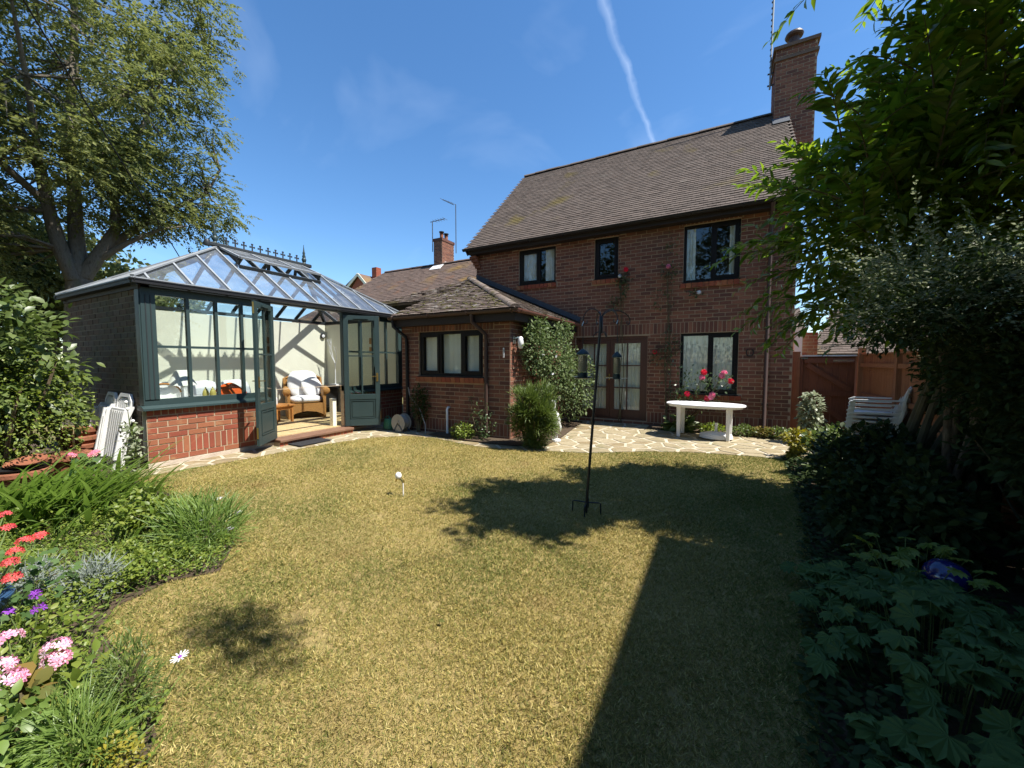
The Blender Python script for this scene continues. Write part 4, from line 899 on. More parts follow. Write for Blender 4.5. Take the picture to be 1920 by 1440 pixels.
# ================================================================== NEIGHBOURING BUILDINGS
nb = root('neighbour_house', 'neighbouring house roof with moss streak rising behind the extension', 'house', (-16, 18, 0))
NY, NZ = 18.0, 7.05
nr = MB().extr([(-18.7, NY, NZ), (-8.5, NY, NZ), (-8.5, NY-5.2, NZ-4.3), (-21.8, NY-3.6, NZ-3.0), (-23.4, NY-5.2, NZ-4.3)], (0, .06, -.05)).build('roof', 'tile_far', nb)
MB().poly([(-18.7, NY, NZ), (-8.5, NY, NZ), (-8.5, NY+5, NZ-4), (-22, NY+5, NZ-4)]).build('rear_roof', 'tile_far', nb)
sl2 = V3((0, -5.2, -4.3)); S2 = sl2.length; U2, V2 = V3((1, 0, 0)), -sl2.normalized()
T = tiles((0, NY-5.2, NZ-4.3), U2, V2, U2.cross(V2), [(-23.2, 0), (-8.5, 0), (-8.5, S2), (-18.7, S2)], w=.26, g=.17)
scatter('roof_tile', tile_unit(.26, .17, .02), T, 'tile_far', nr)[0]['kind'] = 'stuff'
ridge_row((-18.7, NY, NZ-.02), (-8.6, NY, NZ-.02), .15, 'tile_far', nr, 'ridge_tile', .5)
MB().box(-22, -8.5, NY-5, NY+4.8, 0, NZ-4.35).build('wall', 'brick', nb)
nc = MB().box(-14.75, -14.15, NY-.15, NY+.95, NZ-1, NZ+1.45).build('chimney', 'mortar', nb)
T = bricks(plane('Y', NY-.15), -14.75, -14.15, NZ-1, NZ+1.45)+bricks(plane('X', -14.15), NY-.15, NY+.95, NZ-1, NZ+1.45); scatter('brick', UBOX, T, 'brick', nc)[0]['kind'] = 'stuff'
MB().box(-14.79, -14.11, NY-.19, NY+.99, NZ+1.30, NZ+1.45).build('chimney_cap', 'brick', nc)
for y in (NY+.2, NY+.62):
    MB().lathe([(.12, 0), (.10, .1), (.10, .32), (.13, .34)], (-14.45, y, NZ+1.45), 12).build('chimney_pot', 'terracotta', nc, True); MB().lathe([(.03, .34), (.15, .42), (.15, .46), (.05, .48)], (-14.45, y, NZ+1.45), 12).build('cowl', 'black_metal', nc, True)
MB().extr([(-14.8, NY-.5, NZ-.38), (-14.05, NY-.5, NZ-.38), (-14.05, NY+.1, NZ+.12), (-14.8, NY+.1, NZ+.12)], (0, -.02, .03)).build('lead_flashing', 'white_old', nc)
for x, y, h, lab in ((-14.95, NY, 2.5, 'thin tv aerial left of the neighbour chimney'), (-13.95, NY+.9, 3.6, 'taller tv aerial right of the neighbour chimney')):
    a = root('tv_aerial', lab, 'aerial', (x, y, NZ+1)); MB().tube([(x, y, NZ+.8), (x, y, NZ+h)], .025, 6).build('mast', 'lead', a)
    b = MB().bar((x-.15, y, NZ+h), (x+.75, y+.2, NZ+h+.1) if h < 3 else (x-.8, y-.2, NZ+h+.35), .03, .03)
    for j in range(5): c = V3((x, y, NZ+h)).lerp(V3((x+.75, y+.2, NZ+h+.1) if h < 3 else (x-.8, y-.2, NZ+h+.35)), .2+.2*j); b.bar(c-V3((0, .22, 0)), c+V3((0, .22, 0)), .014, .014)
    b.build('antenna', 'lead', a)
fg = root('gabled_house', 'distant red brick gable with cream bargeboards above the conservatory roof', 'house', (-35.5, 30, 0))
MB().poly([(-37.6, 30, 0), (-33.3, 30, 0), (-33.3, 30, 9.0), (-35.2, 30, 10.9), (-37.6, 30, 8.5)]).poly([(-33.3, 30, 0), (-33.3, 36, 0), (-33.3, 36, 9), (-33.3, 30, 9)]).build('wall', 'brick_red', fg)
MB().extr([(-35.2, 29.8, 11.0), (-33.0, 29.8, 8.8), (-33.0, 37, 8.8), (-35.2, 37, 11)], (0, 0, .1)).extr([(-35.2, 29.8, 11.0), (-40, 29.8, 8.3), (-40, 37, 8.3), (-35.2, 37, 11)], (0, 0, .1)).build('roof', 'tile_far', fg)
MB().bar((-35.2, 29.78, 11.0), (-32.9, 29.78, 8.75), .06, .28).bar((-35.2, 29.78, 11.0), (-38, 29.78, 8.9), .06, .28).build('barge_board', 'plaster', fg)
MB().box(-34.9, -34.2, 31.5, 32.2, 9.5, 12.0).build('chimney', 'brick_red', fg)
bg_ = root('tiled_bungalow', 'brown tiled roof of a low building beyond the gate', 'building', (3.4, 16, 0))
br = MB().extr([(2.55, 16, 1.75), (6.5, 16, 1.75), (5.4, 18.2, 3.4), (3.5, 18.2, 3.4)], (0, .05, -.05)).extr([(1.2, 15, 1.3), (2.6, 15, 1.3), (2.6, 19, 3.6), (1.2, 19, 3.6)], (0, .03, -.05)).build('roof', 'tile', bg_)
sl3 = V3((0, 2.2, 1.65)).normalized(); T = tiles((0, 16, 1.75), (1, 0, 0), sl3, V3((1, 0, 0)).cross(sl3), [(2.5, 0), (6.5, 0), (5.4, 2.75), (3.5, 2.75)], w=.2, g=.13); scatter('roof_tile', tile_unit(.2, .13), T, 'tile', br, 200, 'roof_tiles')
MB().box(2.6, 6.4, 16.3, 19, 0, 1.75).build('wall', 'brick', bg_)
cw = root('corner_wall', 'sunlit pale brick pier with white post behind the gate post', 'wall', (1.6, 12.5, 0))
MB().box(1.62, 1.78, 12.4, 12.6, 0, 2.3).build('white_post', 'white', cw); pcw = plane('Y', 12.5); mw = MB().box(1.80, 2.12, 12.5, 12.8, 0, 2.25).build('pier', 'mortar_pale', cw)
scatter('brick', UBOX, bricks(pcw, 1.80, 2.12, 0, 2.25), 'brick_red', mw, 60)
gr = root('side_house', 'brick house side beyond the right-hand fence casting the straight lawn shadow', 'house', (4.5, -1, 0))
MB().box(2.85, 8.5, -6.5, 3.55, 0, 5.1).build('wall', 'brick', gr); MB().extr([(2.6, -6.8, 5.06), (5.6, -6.8, 7.2), (8.7, -6.8, 5.06)], (0, 10.55, 0)).build('roof', 'tile', gr)
MB().box(2.585, 2.599, -6.8, 3.75, 4.98, 5.08).build('fascia_board', 'fascia', gr)

# ================================================================== GATE AND FENCE
gt_ = root('garden_gate', 'brown ledged and braced wooden gate between house and fence', 'gate', (1.8, 9.75, 0)); GY = 9.75
for i in range(7): x = 1.43+i*.117; MB().box(x+.002, x+.115, GY, GY+.02, .06, 1.60).build('board', 'gate', gt_)
for z in (.18, .82, 1.47): MB().box(1.45, 2.24, GY-.035, GY-.0005, z, z+.10).build('rail', 'gate', gt_)
for z in (.28, .92): MB().bar((1.50, GY-.018, z+.52), (2.18, GY-.018, z+.02), .034, .09, (0, 0, 1)).build('brace', 'gate', gt_)
MB().box(1.232, 1.375, GY-.05, GY+.05, 0, 1.68).box(1.231, 1.38, GY-.055, GY+.055, 1.68, 1.70).build('gate_post', 'fence', gt_); MB().box(1.377, 1.425, GY-.03, GY+.03, 0, 1.6).build('gate_post', 'gate', gt_)
MB().box(1.40, 2.26, GY-.04, GY+.03, 1.605, 1.63).build('capping', 'white_old', gt_); MB().box(1.9, 2.22, GY-.041, GY-.036, 1.50, 1.54).box(1.39, 1.50, GY-.045, GY-.036, 1.55, 1.58).build('hinge', 'chrome', gt_)
fc = root('fence', 'orange brown close boarded fence along the right boundary', 'fence', (2.35, 5, 0)); FX = 2.33
y = 9.72; i = 0
while y > -2:
    MB().box(FX-.05, FX+.05, y-.05, y+.05, 0, 1.72+.04*(i == 0)).build('post', 'fence', fc)
    yn = y-1.83
    for k in range(14): yy = y-.055-(k+1)*.1235; MB().add(*[[(FX+.012, yy, .15), (FX+.022+.006, yy, .15), (FX+.022, yy+.123, .15), (FX+.014, yy+.123, .15), (FX+.012, yy, 1.62), (FX+.028, yy, 1.62), (FX+.022, yy+.123, 1.62), (FX+.014, yy+.123, 1.62)], [(0, 3, 2, 1), (4, 5, 6, 7), (0, 1, 5, 4), (1, 2, 6, 5), (2, 3, 7, 6), (3, 0, 4, 7)]]).build('board', 'fence', fc)
    for z in (.35, .85, 1.40): MB().box(FX-.035, FX+.011, yn+.05, y-.05, z, z+.07).build('rail', 'fence', fc)
    MB().box(FX-.02, FX+.05, yn+.05, y-.05, 1.622, 1.65).build('capping', 'fence', fc); MB().box(FX, FX+.03, yn+.05, y-.05, .0, .148).build('gravel_board', 'fence', fc)
    y = yn; i += 1

# ================================================================== GARDEN FURNITURE
tbl = root('garden_table', 'oval white plastic garden table in front of the rose bush', 'table')
ov = [(.70*math.copysign(abs(math.cos(a))**.8, math.cos(a)), .42*math.copysign(abs(math.sin(a))**.8, math.sin(a))) for a in [2*math.pi*i/40 for i in range(40)]]
MB().prism(ov, .63, .66).build('table_top', 'white', tbl, bevel=.01); MB().prism([(x*.93, y*.9) for x, y in ov], .595, .629).build('apron', 'white', tbl)
for x in (-.43, .43):
    for y in (-.22, .22): MB().extr([(x-.032, y-.02, .0), (x+.032, y-.02, 0), (x+.042, y-.025, .6), (x-.042, y-.025, .6)], (0, .045, 0)).build('leg', 'white', tbl, bevel=.012)
tbl.location = (-.29, 8.47, .02); tbl.rotation_euler = (0, 0, R(-5))
pb_ = root('parasol_base', 'low white plastic parasol base under the garden table', 'parasol base')
MB().lathe([(.20, 0), (.235, .02), (.22, .09), (.15, .115), (.05, .13)], (0, 0, 0), 24, sx=1.25).build('weight', 'white_old', pb_, True); MB().tube([(0, 0, .12), (0, 0, .30)], .025, 10).build('tube', 'white_old', pb_, True); pb_.location = (-.08, 8.42, .02)
def mono_chair(name, label, group):
    c = root(name, label, 'chair', group=group); m = 'white_old'
    MB().extr([(-.22, -.22, .40), (.22, -.25, .40), (.24, 0, .385), (.22, .25, .40), (-.22, .22, .40), (-.23, 0, .39)], (0, 0, .018)).build('seat', m, c)
    bk = MB(); v = []
    for i in range(7):
        a = -.22+.44*i/6; bk.bar((-.23-.02*(1-(a/.22)**2), a, .42), (-.37-.03*(1-(a/.22)**2), a*1.05, .80), .022, .04, (1, 0, 0))
    bk.tube([(-.36, -.25, .78), (-.40, -.15, .83), (-.41, 0, .845), (-.40, .15, .83), (-.36, .25, .78)], .022, 8).build('backrest', m, c)
    for s in (-1, 1):
        MB().extr([(-.36, s*.25, .76), (-.33, s*.25, .612), (.2, s*.28, .60), (.27, s*.28, .57), (.275, s*.28, .585), (.21, s*.28, .62), (-.30, s*.25, .632), (-.34, s*.25, .78)], (0, s*.045, 0)).build('arm', m, c)
        MB().extr([(.26, s*.27, .60), (.20, s*.27, .60), (.25, s*.27, .0), (.30, s*.27, .0)], (0, s*.035, 0)).build('leg', m, c); MB().extr([(-.22, s*.24, .42), (-.30, s*.24, .44), (-.33, s*.25, .0), (-.28, s*.25, .0)], (0, s*.035, 0)).build('leg', m, c)
    return c
c0 = mono_chair('garden_chair', 'white plastic garden chair, top of the stack by the gate', 'stacked white garden chairs')
names = ['bottom chair of the white plastic stack by the gate', 'second chair up in the white plastic stack by the gate', 'third chair up in the white plastic stack by the gate', 'fourth chair up in the white plastic stack by the gate', 'second from top chair of the white plastic stack by the gate', None]
for i in range(6):
    c = c0 if i == 5 else copy_tree(c0)
    if names[i]: c['label'] = names[i]
    c.location = (1.98+.006*i, 7.75, 0.01+i*.062); c.rotation_euler = (0, 0, R(166+1.2*(i % 3)))
def recliner(label):
    c = root('folded_lounger', label, 'folded chair', group='folded white loungers against the end wall'); m = 'white_old'
    bk = MB().extr([(-.23, 0, .0), (-.19, 0, .0), (-.19, 0, .93), (-.12, 0, 1.0), (.12, 0, 1.0), (.19, 0, .93), (.19, 0, 0), (.23, 0, 0), (.23, 0, .95), (.14, 0, 1.05), (-.14, 0, 1.05), (-.23, 0, .95)], (0, .035, 0)).build('back_frame', m, c)
    for i in range(6): x = -.16+i*.064; MB().box(x-.024, x+.024, .008, .024, .04, .985).build('slat', m, c)
    MB().extr([(-.25, -.05, .12), (-.25, -.05, .80), (-.21, -.05, .84), (.21, -.05, .84), (.25, -.05, .80), (.25, -.05, .12)], (0, .04, 0)).build('seat', m, c, bevel=.008)
    for i in range(6): x = -.16+i*.064; MB().box(x-.022, x+.022, -.062, -.051, .16, .80).build('slat', m, c)
    for s in (-1, 1):
        MB().extr([(s*.27, -.11, .0), (s*.27, -.05, .0), (s*.27, -.01, .72), (s*.27, .03, .88), (s*.27, -.03, .88), (s*.27, -.10, .70)], (s*.03, 0, 0)).build('leg', m, c); MB().extr([(s*.305, -.13, .15), (s*.305, -.06, .15), (s*.305, -.02, .82), (s*.305, -.10, .82)], (s*.03, 0, 0)).build('arm', m, c)
    return c
r1 = recliner('folded white plastic lounger leaning on the end wall, nearer the hedge'); r1.location = (-7.98, 2.10, .01); r1.rotation_euler = (R(-7), R(2), R(0)); r1.scale = (.8, 1, 1)
r2 = recliner('folded white plastic lounger leaning on the end wall, nearer the corner post'); r2.location = (-7.52, 2.09, .01); r2.rotation_euler = (R(-8), R(3), R(6)); r2.scale = (.8, 1, 1)
# bird feeders
PX, PY = -1.15, 3.68; top = V3((-1.045, 3.74, 1.93)); bs = V3((PX, PY, .11))
fp = root('feeder_pole', 'leaning black metal bird feeder pole with curled arms on the lawn', 'feeder pole', (PX, PY, 0))
MB().tube([(PX-.005, PY, -.05), bs, top], .0135, 10).build('pole', 'black_metal', fp, True)
MB().lathe([(.02, 0), (.02, .05)], (bs+(top-bs)*.43), 10).build('joint', 'black_metal', fp, True)
for a in (10, 100, 190, 280): d = V3((math.cos(R(a)), math.sin(R(a)), 0)); MB().tube([bs+d*.01, bs+d*.12+V3((0, 0, .005)), bs+d*.135, V3((bs.x+d.x*.14, bs.y+d.y*.14, -.04))], .007, 6).build('ground_prong', 'black_metal', fp)
MB().tube([top-V3((0, 0, .16)), top-V3((0, 0, .12)), top, top+V3((0, 0, .01))], [.0135, .018, .018, .009], 10).build('head', 'black_metal', fp, True)
AL = V3(RGT); AF = V3((FWD[0], FWD[1], 0)).normalized()
def hook(d, L, rise, m='black_metal'):
    p0 = top-V3((0, 0, .03)); pts = []
    for t in range(13):
        a = math.pi*t/12; pts.append(p0+d*(L/2-L/2*math.cos(a))+V3((0, 0, rise*math.sin(a))))
    e_ = pts[-1]
    for t in range(1, 8): a = math.pi*1.3*t/7; pts.append(e_+V3((0, 0, -.022*math.sin(a)-.02*t/7))+d*(-.02*(1-math.cos(a))))
    MB().tube(pts, .0055, 6).build('arm', m, fp); return e_-V3((0, 0, .04))
hL = hook((-AL+AF*.2).normalized(), .17, .11); hR = hook((AL*.75-AF*.65).normalized(), .17, .09); hook((AL*.9+AF*.35).normalized(), .34, .10); hook(AF, .2, .09)
for d in (-AL, AL*.6-AF*.8, AL*.8+AF*.5): MB().tube([top-V3((0, 0, .14)), top-V3((0, 0, .15))+d*.05, top-V3((0, 0, .19))+d*.075, top-V3((0, 0, .2))+d*.06], .005, 6).build('small_hook', 'black_metal', fp)
def feeder(h, zt, zb, r, label, ring):
    f = root('bird_feeder', label, 'bird feeder', (h.x, h.y, zb)); c = (h.x, h.y, 0)
    MB().tube([h+V3((0, 0, .02)), (h.x, h.y, zt)], .0035, 5).build('hanger', 'feeder_green', f)
    MB().tube([h+V3((.008, 0, .03)), h-V3((.008, 0, .01))], .006, 6).build('clip', 'chrome', f)
    MB().lathe([(.006, zt+.01), (r*.6, zt-.005), (r*1.35, zt-.035), (r*1.38, zt-.045), (r*1.1, zt-.047)], c, 20).build('lid', 'feeder_green', f, True)
    MB().lathe([(r, zb+.05), (r, zt-.046)], c, 20).build('tube', 'tube_clear', f, True); MB().lathe([(r*.92, zb+.055), (r*.92, zb+(zt-zb)*.8)], c, 16).build('seed', 'seed', f, True)
    MB().lathe([(r*1.04, zb+.0), (r*1.05, zb+.049)], c, 18).build('base', 'feeder_green', f, True)
    if ring: MB().lathe([(r*1.1, zb-.012), (r*1.75, zb-.006), (r*1.78, zb+.004), (r*1.7, zb-.001)], c, 24).build('tray', 'feeder_green', f, True)
    MB().bar((h.x-.10, h.y, zb+.01), (h.x+.10, h.y, zb+.01), .006, .006).build('perch', 'chrome', f)
    return f
feeder(hL, 1.615, 1.345, .046, 'fatter dark green bird feeder with tray on the left arm', True); feeder(hR, 1.585, 1.335, .034, 'slim bird feeder with small lid on the right arm', False)
# lawn ornament
go = root('garden_stake_ornament', 'small white ball ornament with gold curls on a stake in the lawn', 'ornament', (-3.1, 3.18, 0))
MB().tube([(-3.1, 3.18, -.03), (-3.1, 3.18, .16)], .006, 6).build('stake', 'white', go); MB().ell((-3.16, 3.17, .225), (.036, .036, .042), 12, 8).build('ball', 'white', go, True)
MB().tube([(-3.1, 3.18, .15), (-3.13, 3.18, .18), (-3.16, 3.17, .19), (-3.19, 3.17, .18), (-3.2, 3.17, .155)], .008, 6).tube([(-3.1, 3.18, .15), (-3.08, 3.18, .19), (-3.11, 3.18, .21), (-3.14, 3.17, .20)], .006, 6).build('curl', 'brass', go)
# statue, can, reel
he = root('heron_statue', 'white stone heron statue half hidden behind the rosemary', 'statue', (-2.72, 6.75, 0))
MB().tube([(-2.72, 6.75, .28), (-2.70, 6.75, .40), (-2.72, 6.75, .52), (-2.76, 6.75, .60), (-2.74, 6.75, .70), (-2.77, 6.75, .76)], [.045, .075, .06, .028, .022, .03], 10).build('body', 'pebble_white', he, True)
MB().tube([(-2.78, 6.75, .765), (-2.88, 6.75, .74)], [.016, .003], 8).build('beak', 'pebble_white', he, True); MB().tube([(-2.70, 6.75, .42), (-2.64, 6.76, .28), (-2.63, 6.76, .20)], [.05, .035, .008], 8).build('tail', 'pebble_white', he, True)
for dx in (-.02, .02): MB().tube([(-2.71+dx, 6.75, .31), (-2.71+dx, 6.75, .03)], .009, 6).build('leg', 'pebble_white', he)
MB().lathe([(.09, .02), (.08, .05)], (-2.71, 6.75, 0), 14).build('base', 'pebble_white', he)
wc = root('watering_can', 'dark green plastic watering can by the conservatory corner', 'watering can', (-6.42, 6.18, .02))
MB().lathe([(.10, .02), (.115, .03), (.11, .2), (.09, .25), (.07, .255)], (-6.42, 6.18, 0), 18, sx=1.1, sy=.85).build('body', 'can_green', wc, True)
MB().tube([(-6.36, 6.16, .06), (-6.27, 6.13, .18), (-6.21, 6.11, .28)], [.025, .018, .016], 10).build('spout', 'can_green', wc, True); MB().tube([(-6.36, 6.18, .24), (-6.42, 6.18, .31), (-6.52, 6.19, .28), (-6.55, 6.19, .16), (-6.53, 6.19, .10)], .012, 8).build('handle', 'can_green', wc, True)
hr = root('hose_reel', 'grey hose wound on a reel below the extension downpipe', 'hose reel', (-6.0, 6.14, .02))
hz = MB()
for j in range(6):
    for k in range(2):
        rr = .15-.02*k; hz.tube([(-6.0+rr*math.cos(a), 6.05+.026*j, .20+rr*math.sin(a)) for a in [2*math.pi*i/22 for i in range(23)]], .0115, 6)
hz.build('hose', 'hose', hr, True)
for y in (6.03, 6.22): MB().lathe([(.19, 0), (.19, .012)], (-6.0, y, .20), 24, 'y').lathe([(.05, -.01), (.05, .02)], (-6.0, y, .20), 12, 'y').build('flange', 'hose', hr); MB().bar((-6.0, y, .2), (-6.12, y, .02), .02, .025).bar((-6.0, y, .2), (-5.85, y, .02), .02, .025).build('stand', 'lead', hr)
tag(MB().tube([(-5.95, 6.3, .95), (-5.9, 6.3, .75), (-5.62, 6.28, .5), (-5.4, 6.2, .2), (-5.33, 6.12, .03)], .011, 6).build('garden_hose', 'hose', None, True), 'pale hosepipe hanging down the extension wall', 'hose')
# pots on the left
def pot(name, c, r, h, m, label, group=None, soil=True):
    p = root(name, label, 'plant pot', c, group); x, y, z = c
    MB().lathe([(r*.68, z), (r*.9, z+h*.75), (r*.9, z+h*.76), (r, z+h*.77), (r*1.02, z+h), (r*.9, z+h), (r*.86, z+h*.8), (r*.8, z+h*.75)], (x, y, 0), 26).build('pot', m, p, True)
    MB().lathe([(r*.98, z+h*.76), (r*1.045, z+h*.80), (r*1.05, z+h*.97), (r*.99, z+h*1.005)], (x, y, 0), 26).build('rim', m, p, True)
    if soil: MB().lathe([(r*.86, z+h*.8), (r*.5, z+h*.84)], (x, y, 0), 20).build('compost', 'soil', p, True)
    return p
pot('plant_pot', (-7.35, 1.60, .01), .24, .32, 'terracotta', 'wide terracotta pot beside the folded loungers')
for k in range(3): pot('plant_pot', (-8.25, 1.95, .01+.115*k), .22-.004*k, .30, 'terracotta', ('bottom pot of the nested terracotta stack behind the wide pot', 'middle pot of the nested terracotta stack behind the wide pot', 'top pot of the nested terracotta stack behind the wide pot')[k], 'nested terracotta pots', False)
pot('plant_pot', (-7.0, 1.18, .01), .24, .26, 'terracotta', 'squat terracotta pot topped with tilted saucers')
for k in range(5):
    sa = MB().lathe([(.09, 0), (.125, .02), (.13, .03), (.118, .026), (.09, .01)], (0, 0, 0), 22).xf(Matrix.Translation((-7.08+.045*k, 1.2+.012*k, .315+.012*k)) @ Matrix.Rotation(R(10), 4, 'X') @ Matrix.Rotation(R(14), 4, 'Y')).build('pot_saucer', 'terracotta', None, True)
    tag(sa, ('lowest', 'second', 'middle', 'fourth', 'topmost')[k]+' of the tilted terracotta saucers lying on the squat pot', 'saucer', 'tilted terracotta saucers')
tag(MB().lathe([(.16, .0), (.22, .02), (.225, .035), (.21, .028), (.16, .015)], (-7.0, 1.18, .272), 24).build('pot_saucer', 'black', None, True), 'wide black saucer under the tilted terracotta saucers', 'saucer')
pot('plant_pot', (-7.6, 1.35, .01), .2, .25, 'terracotta', 'small terracotta pot under the hedge'); pot('plant_pot', (-7.9, 1.72, .01), .16, .24, 'blue_glaze', 'pale blue glazed pot between the terracotta pots')
bp = pot('plant_pot', (-3.42, .36, .01), .16, .25, 'blue_glaze', 'large blue glazed pot of coral flowers at the left edge')
tag(MB().tube([(-7.55, 1.72, 0), (-7.53, 1.73, .62)], .011, 8).build('bamboo_cane', 'cane', None, True), 'short bamboo cane stuck upright among the pots', 'cane')
gb = root('gazing_ball', 'dark blue glass ball among the shaded leaves on the right', 'ball', (1.13, 3.0, 0)); MB().ell((1.13, 3.0, .30), (.10, .10, .10), 26, 16).build('ball', 'navy_glass', gb, True); MB().tube([(1.13, 3.0, -.02), (1.13, 3.0, .21)], .015, 8).build('stand', 'black_metal', gb)
tag(MB().tube([(-8.0+(-4.0)*t, 1.65+3.18*t, 6.12-2.17*t-.25*math.sin(math.pi*t)*0) for t in [-.6+.1*i for i in range(17)]], .011, 6).build('overhead_cable', 'black'), 'black overhead cable crossing in front of the ash tree', 'cable')

# ================================================================== PLANTS
def rnd_dirs(n): return nrm(RNG.normal(0, 1, (n, 3)))
def in_ell(n, c, r, shell=.33, zmin=None):
    d = rnd_dirs(n); p = d*(RNG.random((n, 1))**shell)*np.array(r)+np.array(c)
    if zmin is not None: p[:, 2] = np.maximum(p[:, 2], zmin+RNG.random(n)*.05)
    return p, d
def leafy(parent, pos, out, size, m, unit=LEAF6, wid=1., single=0, droop=.25, name='leaf', spread=.8, stuff_name='foliage'):
    n = len(pos); d = nrm(out+RNG.normal(0, spread, (n, 3))+np.array([0, 0, -droop])); up = nrm(np.array([.25, .0, 1.])+RNG.normal(0, .45, (n, 3)))
    sz = RNG.uniform(*size, n) if isinstance(size, tuple) else size
    return scatter(name, unit, frames(pos, d, up, sz, wid), m, parent, single, stuff_name, smooth=len(unit[0]) > 4)
def stems(parent, base, tips, r0, r1, m='stem', name='stem', bow=.15, nseg=4, sides=5):
    mb = MB()
    for t in tips:
        b = V3(base)+V3((random.uniform(-.04, .04), random.uniform(-.04, .04), 0)); t = V3(t); L = (t-b).length; side = V3((random.uniform(-1, 1), random.uniform(-1, 1), .3))*bow*L*.4
        mb.tube([b+(t-b)*(i/nseg)+side*math.sin(math.pi*i/nseg) for i in range(nseg+1)], [r0+(r1-r0)*i/nseg for i in range(nseg+1)], sides)
    return mb.build(name, m, parent, True)
def bush(name, label, cat, c, r, n, size, m, unit=LEAF6, wid=1., single=0, shell=.4, nst=10, droop=.2, base=None, group=None, clumps=0, spread=.8, stem='stem'):
    b = base or (c[0], c[1], 0); p = root(name, label, cat, b, group)
    pos, out = in_ell(n, c, r, shell, .02)
    if clumps:
        cc, _ = in_ell(clumps, c, np.array(r)*.86, .38, .08); k = RNG.integers(0, clumps, n); d2 = rnd_dirs(n); cr_ = min(r)*.34
        pos = cc[k]+d2*cr_*RNG.random((n, 1))**.5; out = nrm(pos-np.array(c))*.6+d2*.6; pos[:, 2] = np.maximum(pos[:, 2], .02)
    leafy(p, pos, out, size, m, unit, wid, single, droop, spread=spread)
    tp, _ = in_ell(nst, c, np.array(r)*.8, .4, .1); stems(p, b, tp, .012, .004, stem)
    return p
def shoot(base, d, L, pairs, leaf, acc, tubes, arch=.5, r=.006):
    base, d = np.array(base), np.array(d)/np.linalg.norm(d); side = np.cross(d, (0, 0, 1.)); side = side/max(1e-6, np.linalg.norm(side)); pts_ = []
    for i in range(9):
        t = i/8; pts_.append(base+d*L*t+np.array((0, 0, -arch*L*t*t*.5)))
    tubes.tube([V3(q) for q in pts_], [r*(1-.75*i/8) for i in range(9)], 4)
    for i in range(pairs):
        t = .12+.88*i/(pairs-1); k = min(7, int(t*8)); p = pts_[k]+(pts_[k+1]-pts_[k])*(t*8-k); tg = pts_[k+1]-pts_[k]; tg = tg/np.linalg.norm(tg); sd = np.cross(tg, (0, 0, 1.)); sd = sd/max(1e-6, np.linalg.norm(sd)); up = np.cross(sd, tg)
        s_ = leaf*(.55+.6*math.sin(math.pi*min(1, .2+.75*t)))*random.uniform(.85, 1.15)
        for sg in ((-1, 1) if i < pairs-1 else (0,)):
            acc.append((p+RNG.normal(0, .008, 3), tg*.62+sd*sg*.8+up*random.uniform(-.35, .25)+RNG.normal(0, .22, 3), up+RNG.normal(0, .35, 3), s_*random.uniform(.75, 1.15)))

# ---- big ash tree on the left
ash = root('ash_tree', 'large spreading ash tree with forked trunk behind the conservatory', 'tree', (-14.3, 3.4, 0))
tm = MB(); limbs = []
def limb(pts_, r): tm.tube(pts_, [q*.68 for q in r], 9); limbs.extend([V3(q) for q in pts_[1:]])
tm.tube([(-14.3, 3.45, -.1), (-14.25, 3.45, 1.2), (-14.15, 3.47, 2.6), (-14.05, 3.5, 3.5), (-14.0, 3.48, 3.9)], [.40, .29, .25, .24, .19], 12)
limb([(-14.0, 3.42, 3.5), (-14.0, 3.2, 4.2), (-13.95, 3.05, 5.0), (-13.9, 2.95, 5.9), (-14.0, 2.6, 7.0), (-14.2, 2.1, 8.4), (-14.3, 1.5, 10)], [.27, .22, .18, .15, .12, .09, .04])
limb([(-14.0, 3.5, 3.7), (-14.1, 3.5, 4.8), (-14.1, 3.52, 5.9), (-14.2, 3.5, 7.2), (-14.3, 3.7, 8.8), (-14.3, 3.8, 11), (-14.4, 3.7, 13)], [.25, .21, .18, .15, .12, .08, .04])
limb([(-13.95, 3.55, 3.6), (-13.7, 3.85, 4.3), (-13.6, 4.1, 4.9), (-13.5, 4.05, 5.6), (-13.4, 4.3, 6.6), (-13.3, 4.7, 7.8), (-13.3, 5.0, 9.4)], [.24, .2, .16, .13, .1, .08, .04])
limb([(-13.75, 3.8, 4.2), (-13.6, 4.4, 4.9), (-13.5, 5.0, 5.5), (-13.4, 5.5, 5.95), (-13.5, 6.1, 6.5), (-13.6, 6.5, 7.3)], [.15, .12, .1, .08, .06, .03])
limb([(-13.8, 3.75, 4.0), (-13.3, 4.2, 4.5), (-12.9, 4.7, 4.9), (-12.6, 5.2, 5.1)], [.12, .09, .06, .03])
limb([(-13.95, 3.0, 5.2), (-13.7, 2.3, 5.8), (-13.4, 1.4, 6.3), (-13.3, .4, 6.8)], [.12, .1, .07, .04])
limb([(-14.2, 3.5, 7.2), (-14.0, 4.6, 8.6), (-13.8, 5.6, 9.8), (-13.8, 6.4, 10.6)], [.12, .09, .06, .03])
limb([(-13.9, 2.95, 5.9), (-12.8, 2.6, 7.4), (-12.0, 2.3, 8.6)], [.1, .07, .03])
CC, CR = np.array((-14.4, 1.3, 9.6)), np.array((4.4, 5.3, 6.0))
cl_, _ = in_ell(470, CC, CR, .40); extra = np.array([(-13.4+random.uniform(-.6, .6), 3.4+random.uniform(0, 3.0), 5.0+random.uniform(0, 2.2)) for i in range(46)]+[(-14.5+random.uniform(-2, 1.5), random.uniform(-.5, 2.8), 3.4+random.uniform(0, 3)) for i in range(60)])
cl_ = np.vstack([cl_[cl_[:, 2] > 4.6], extra]); LB = np.array([list(v) for v in limbs])
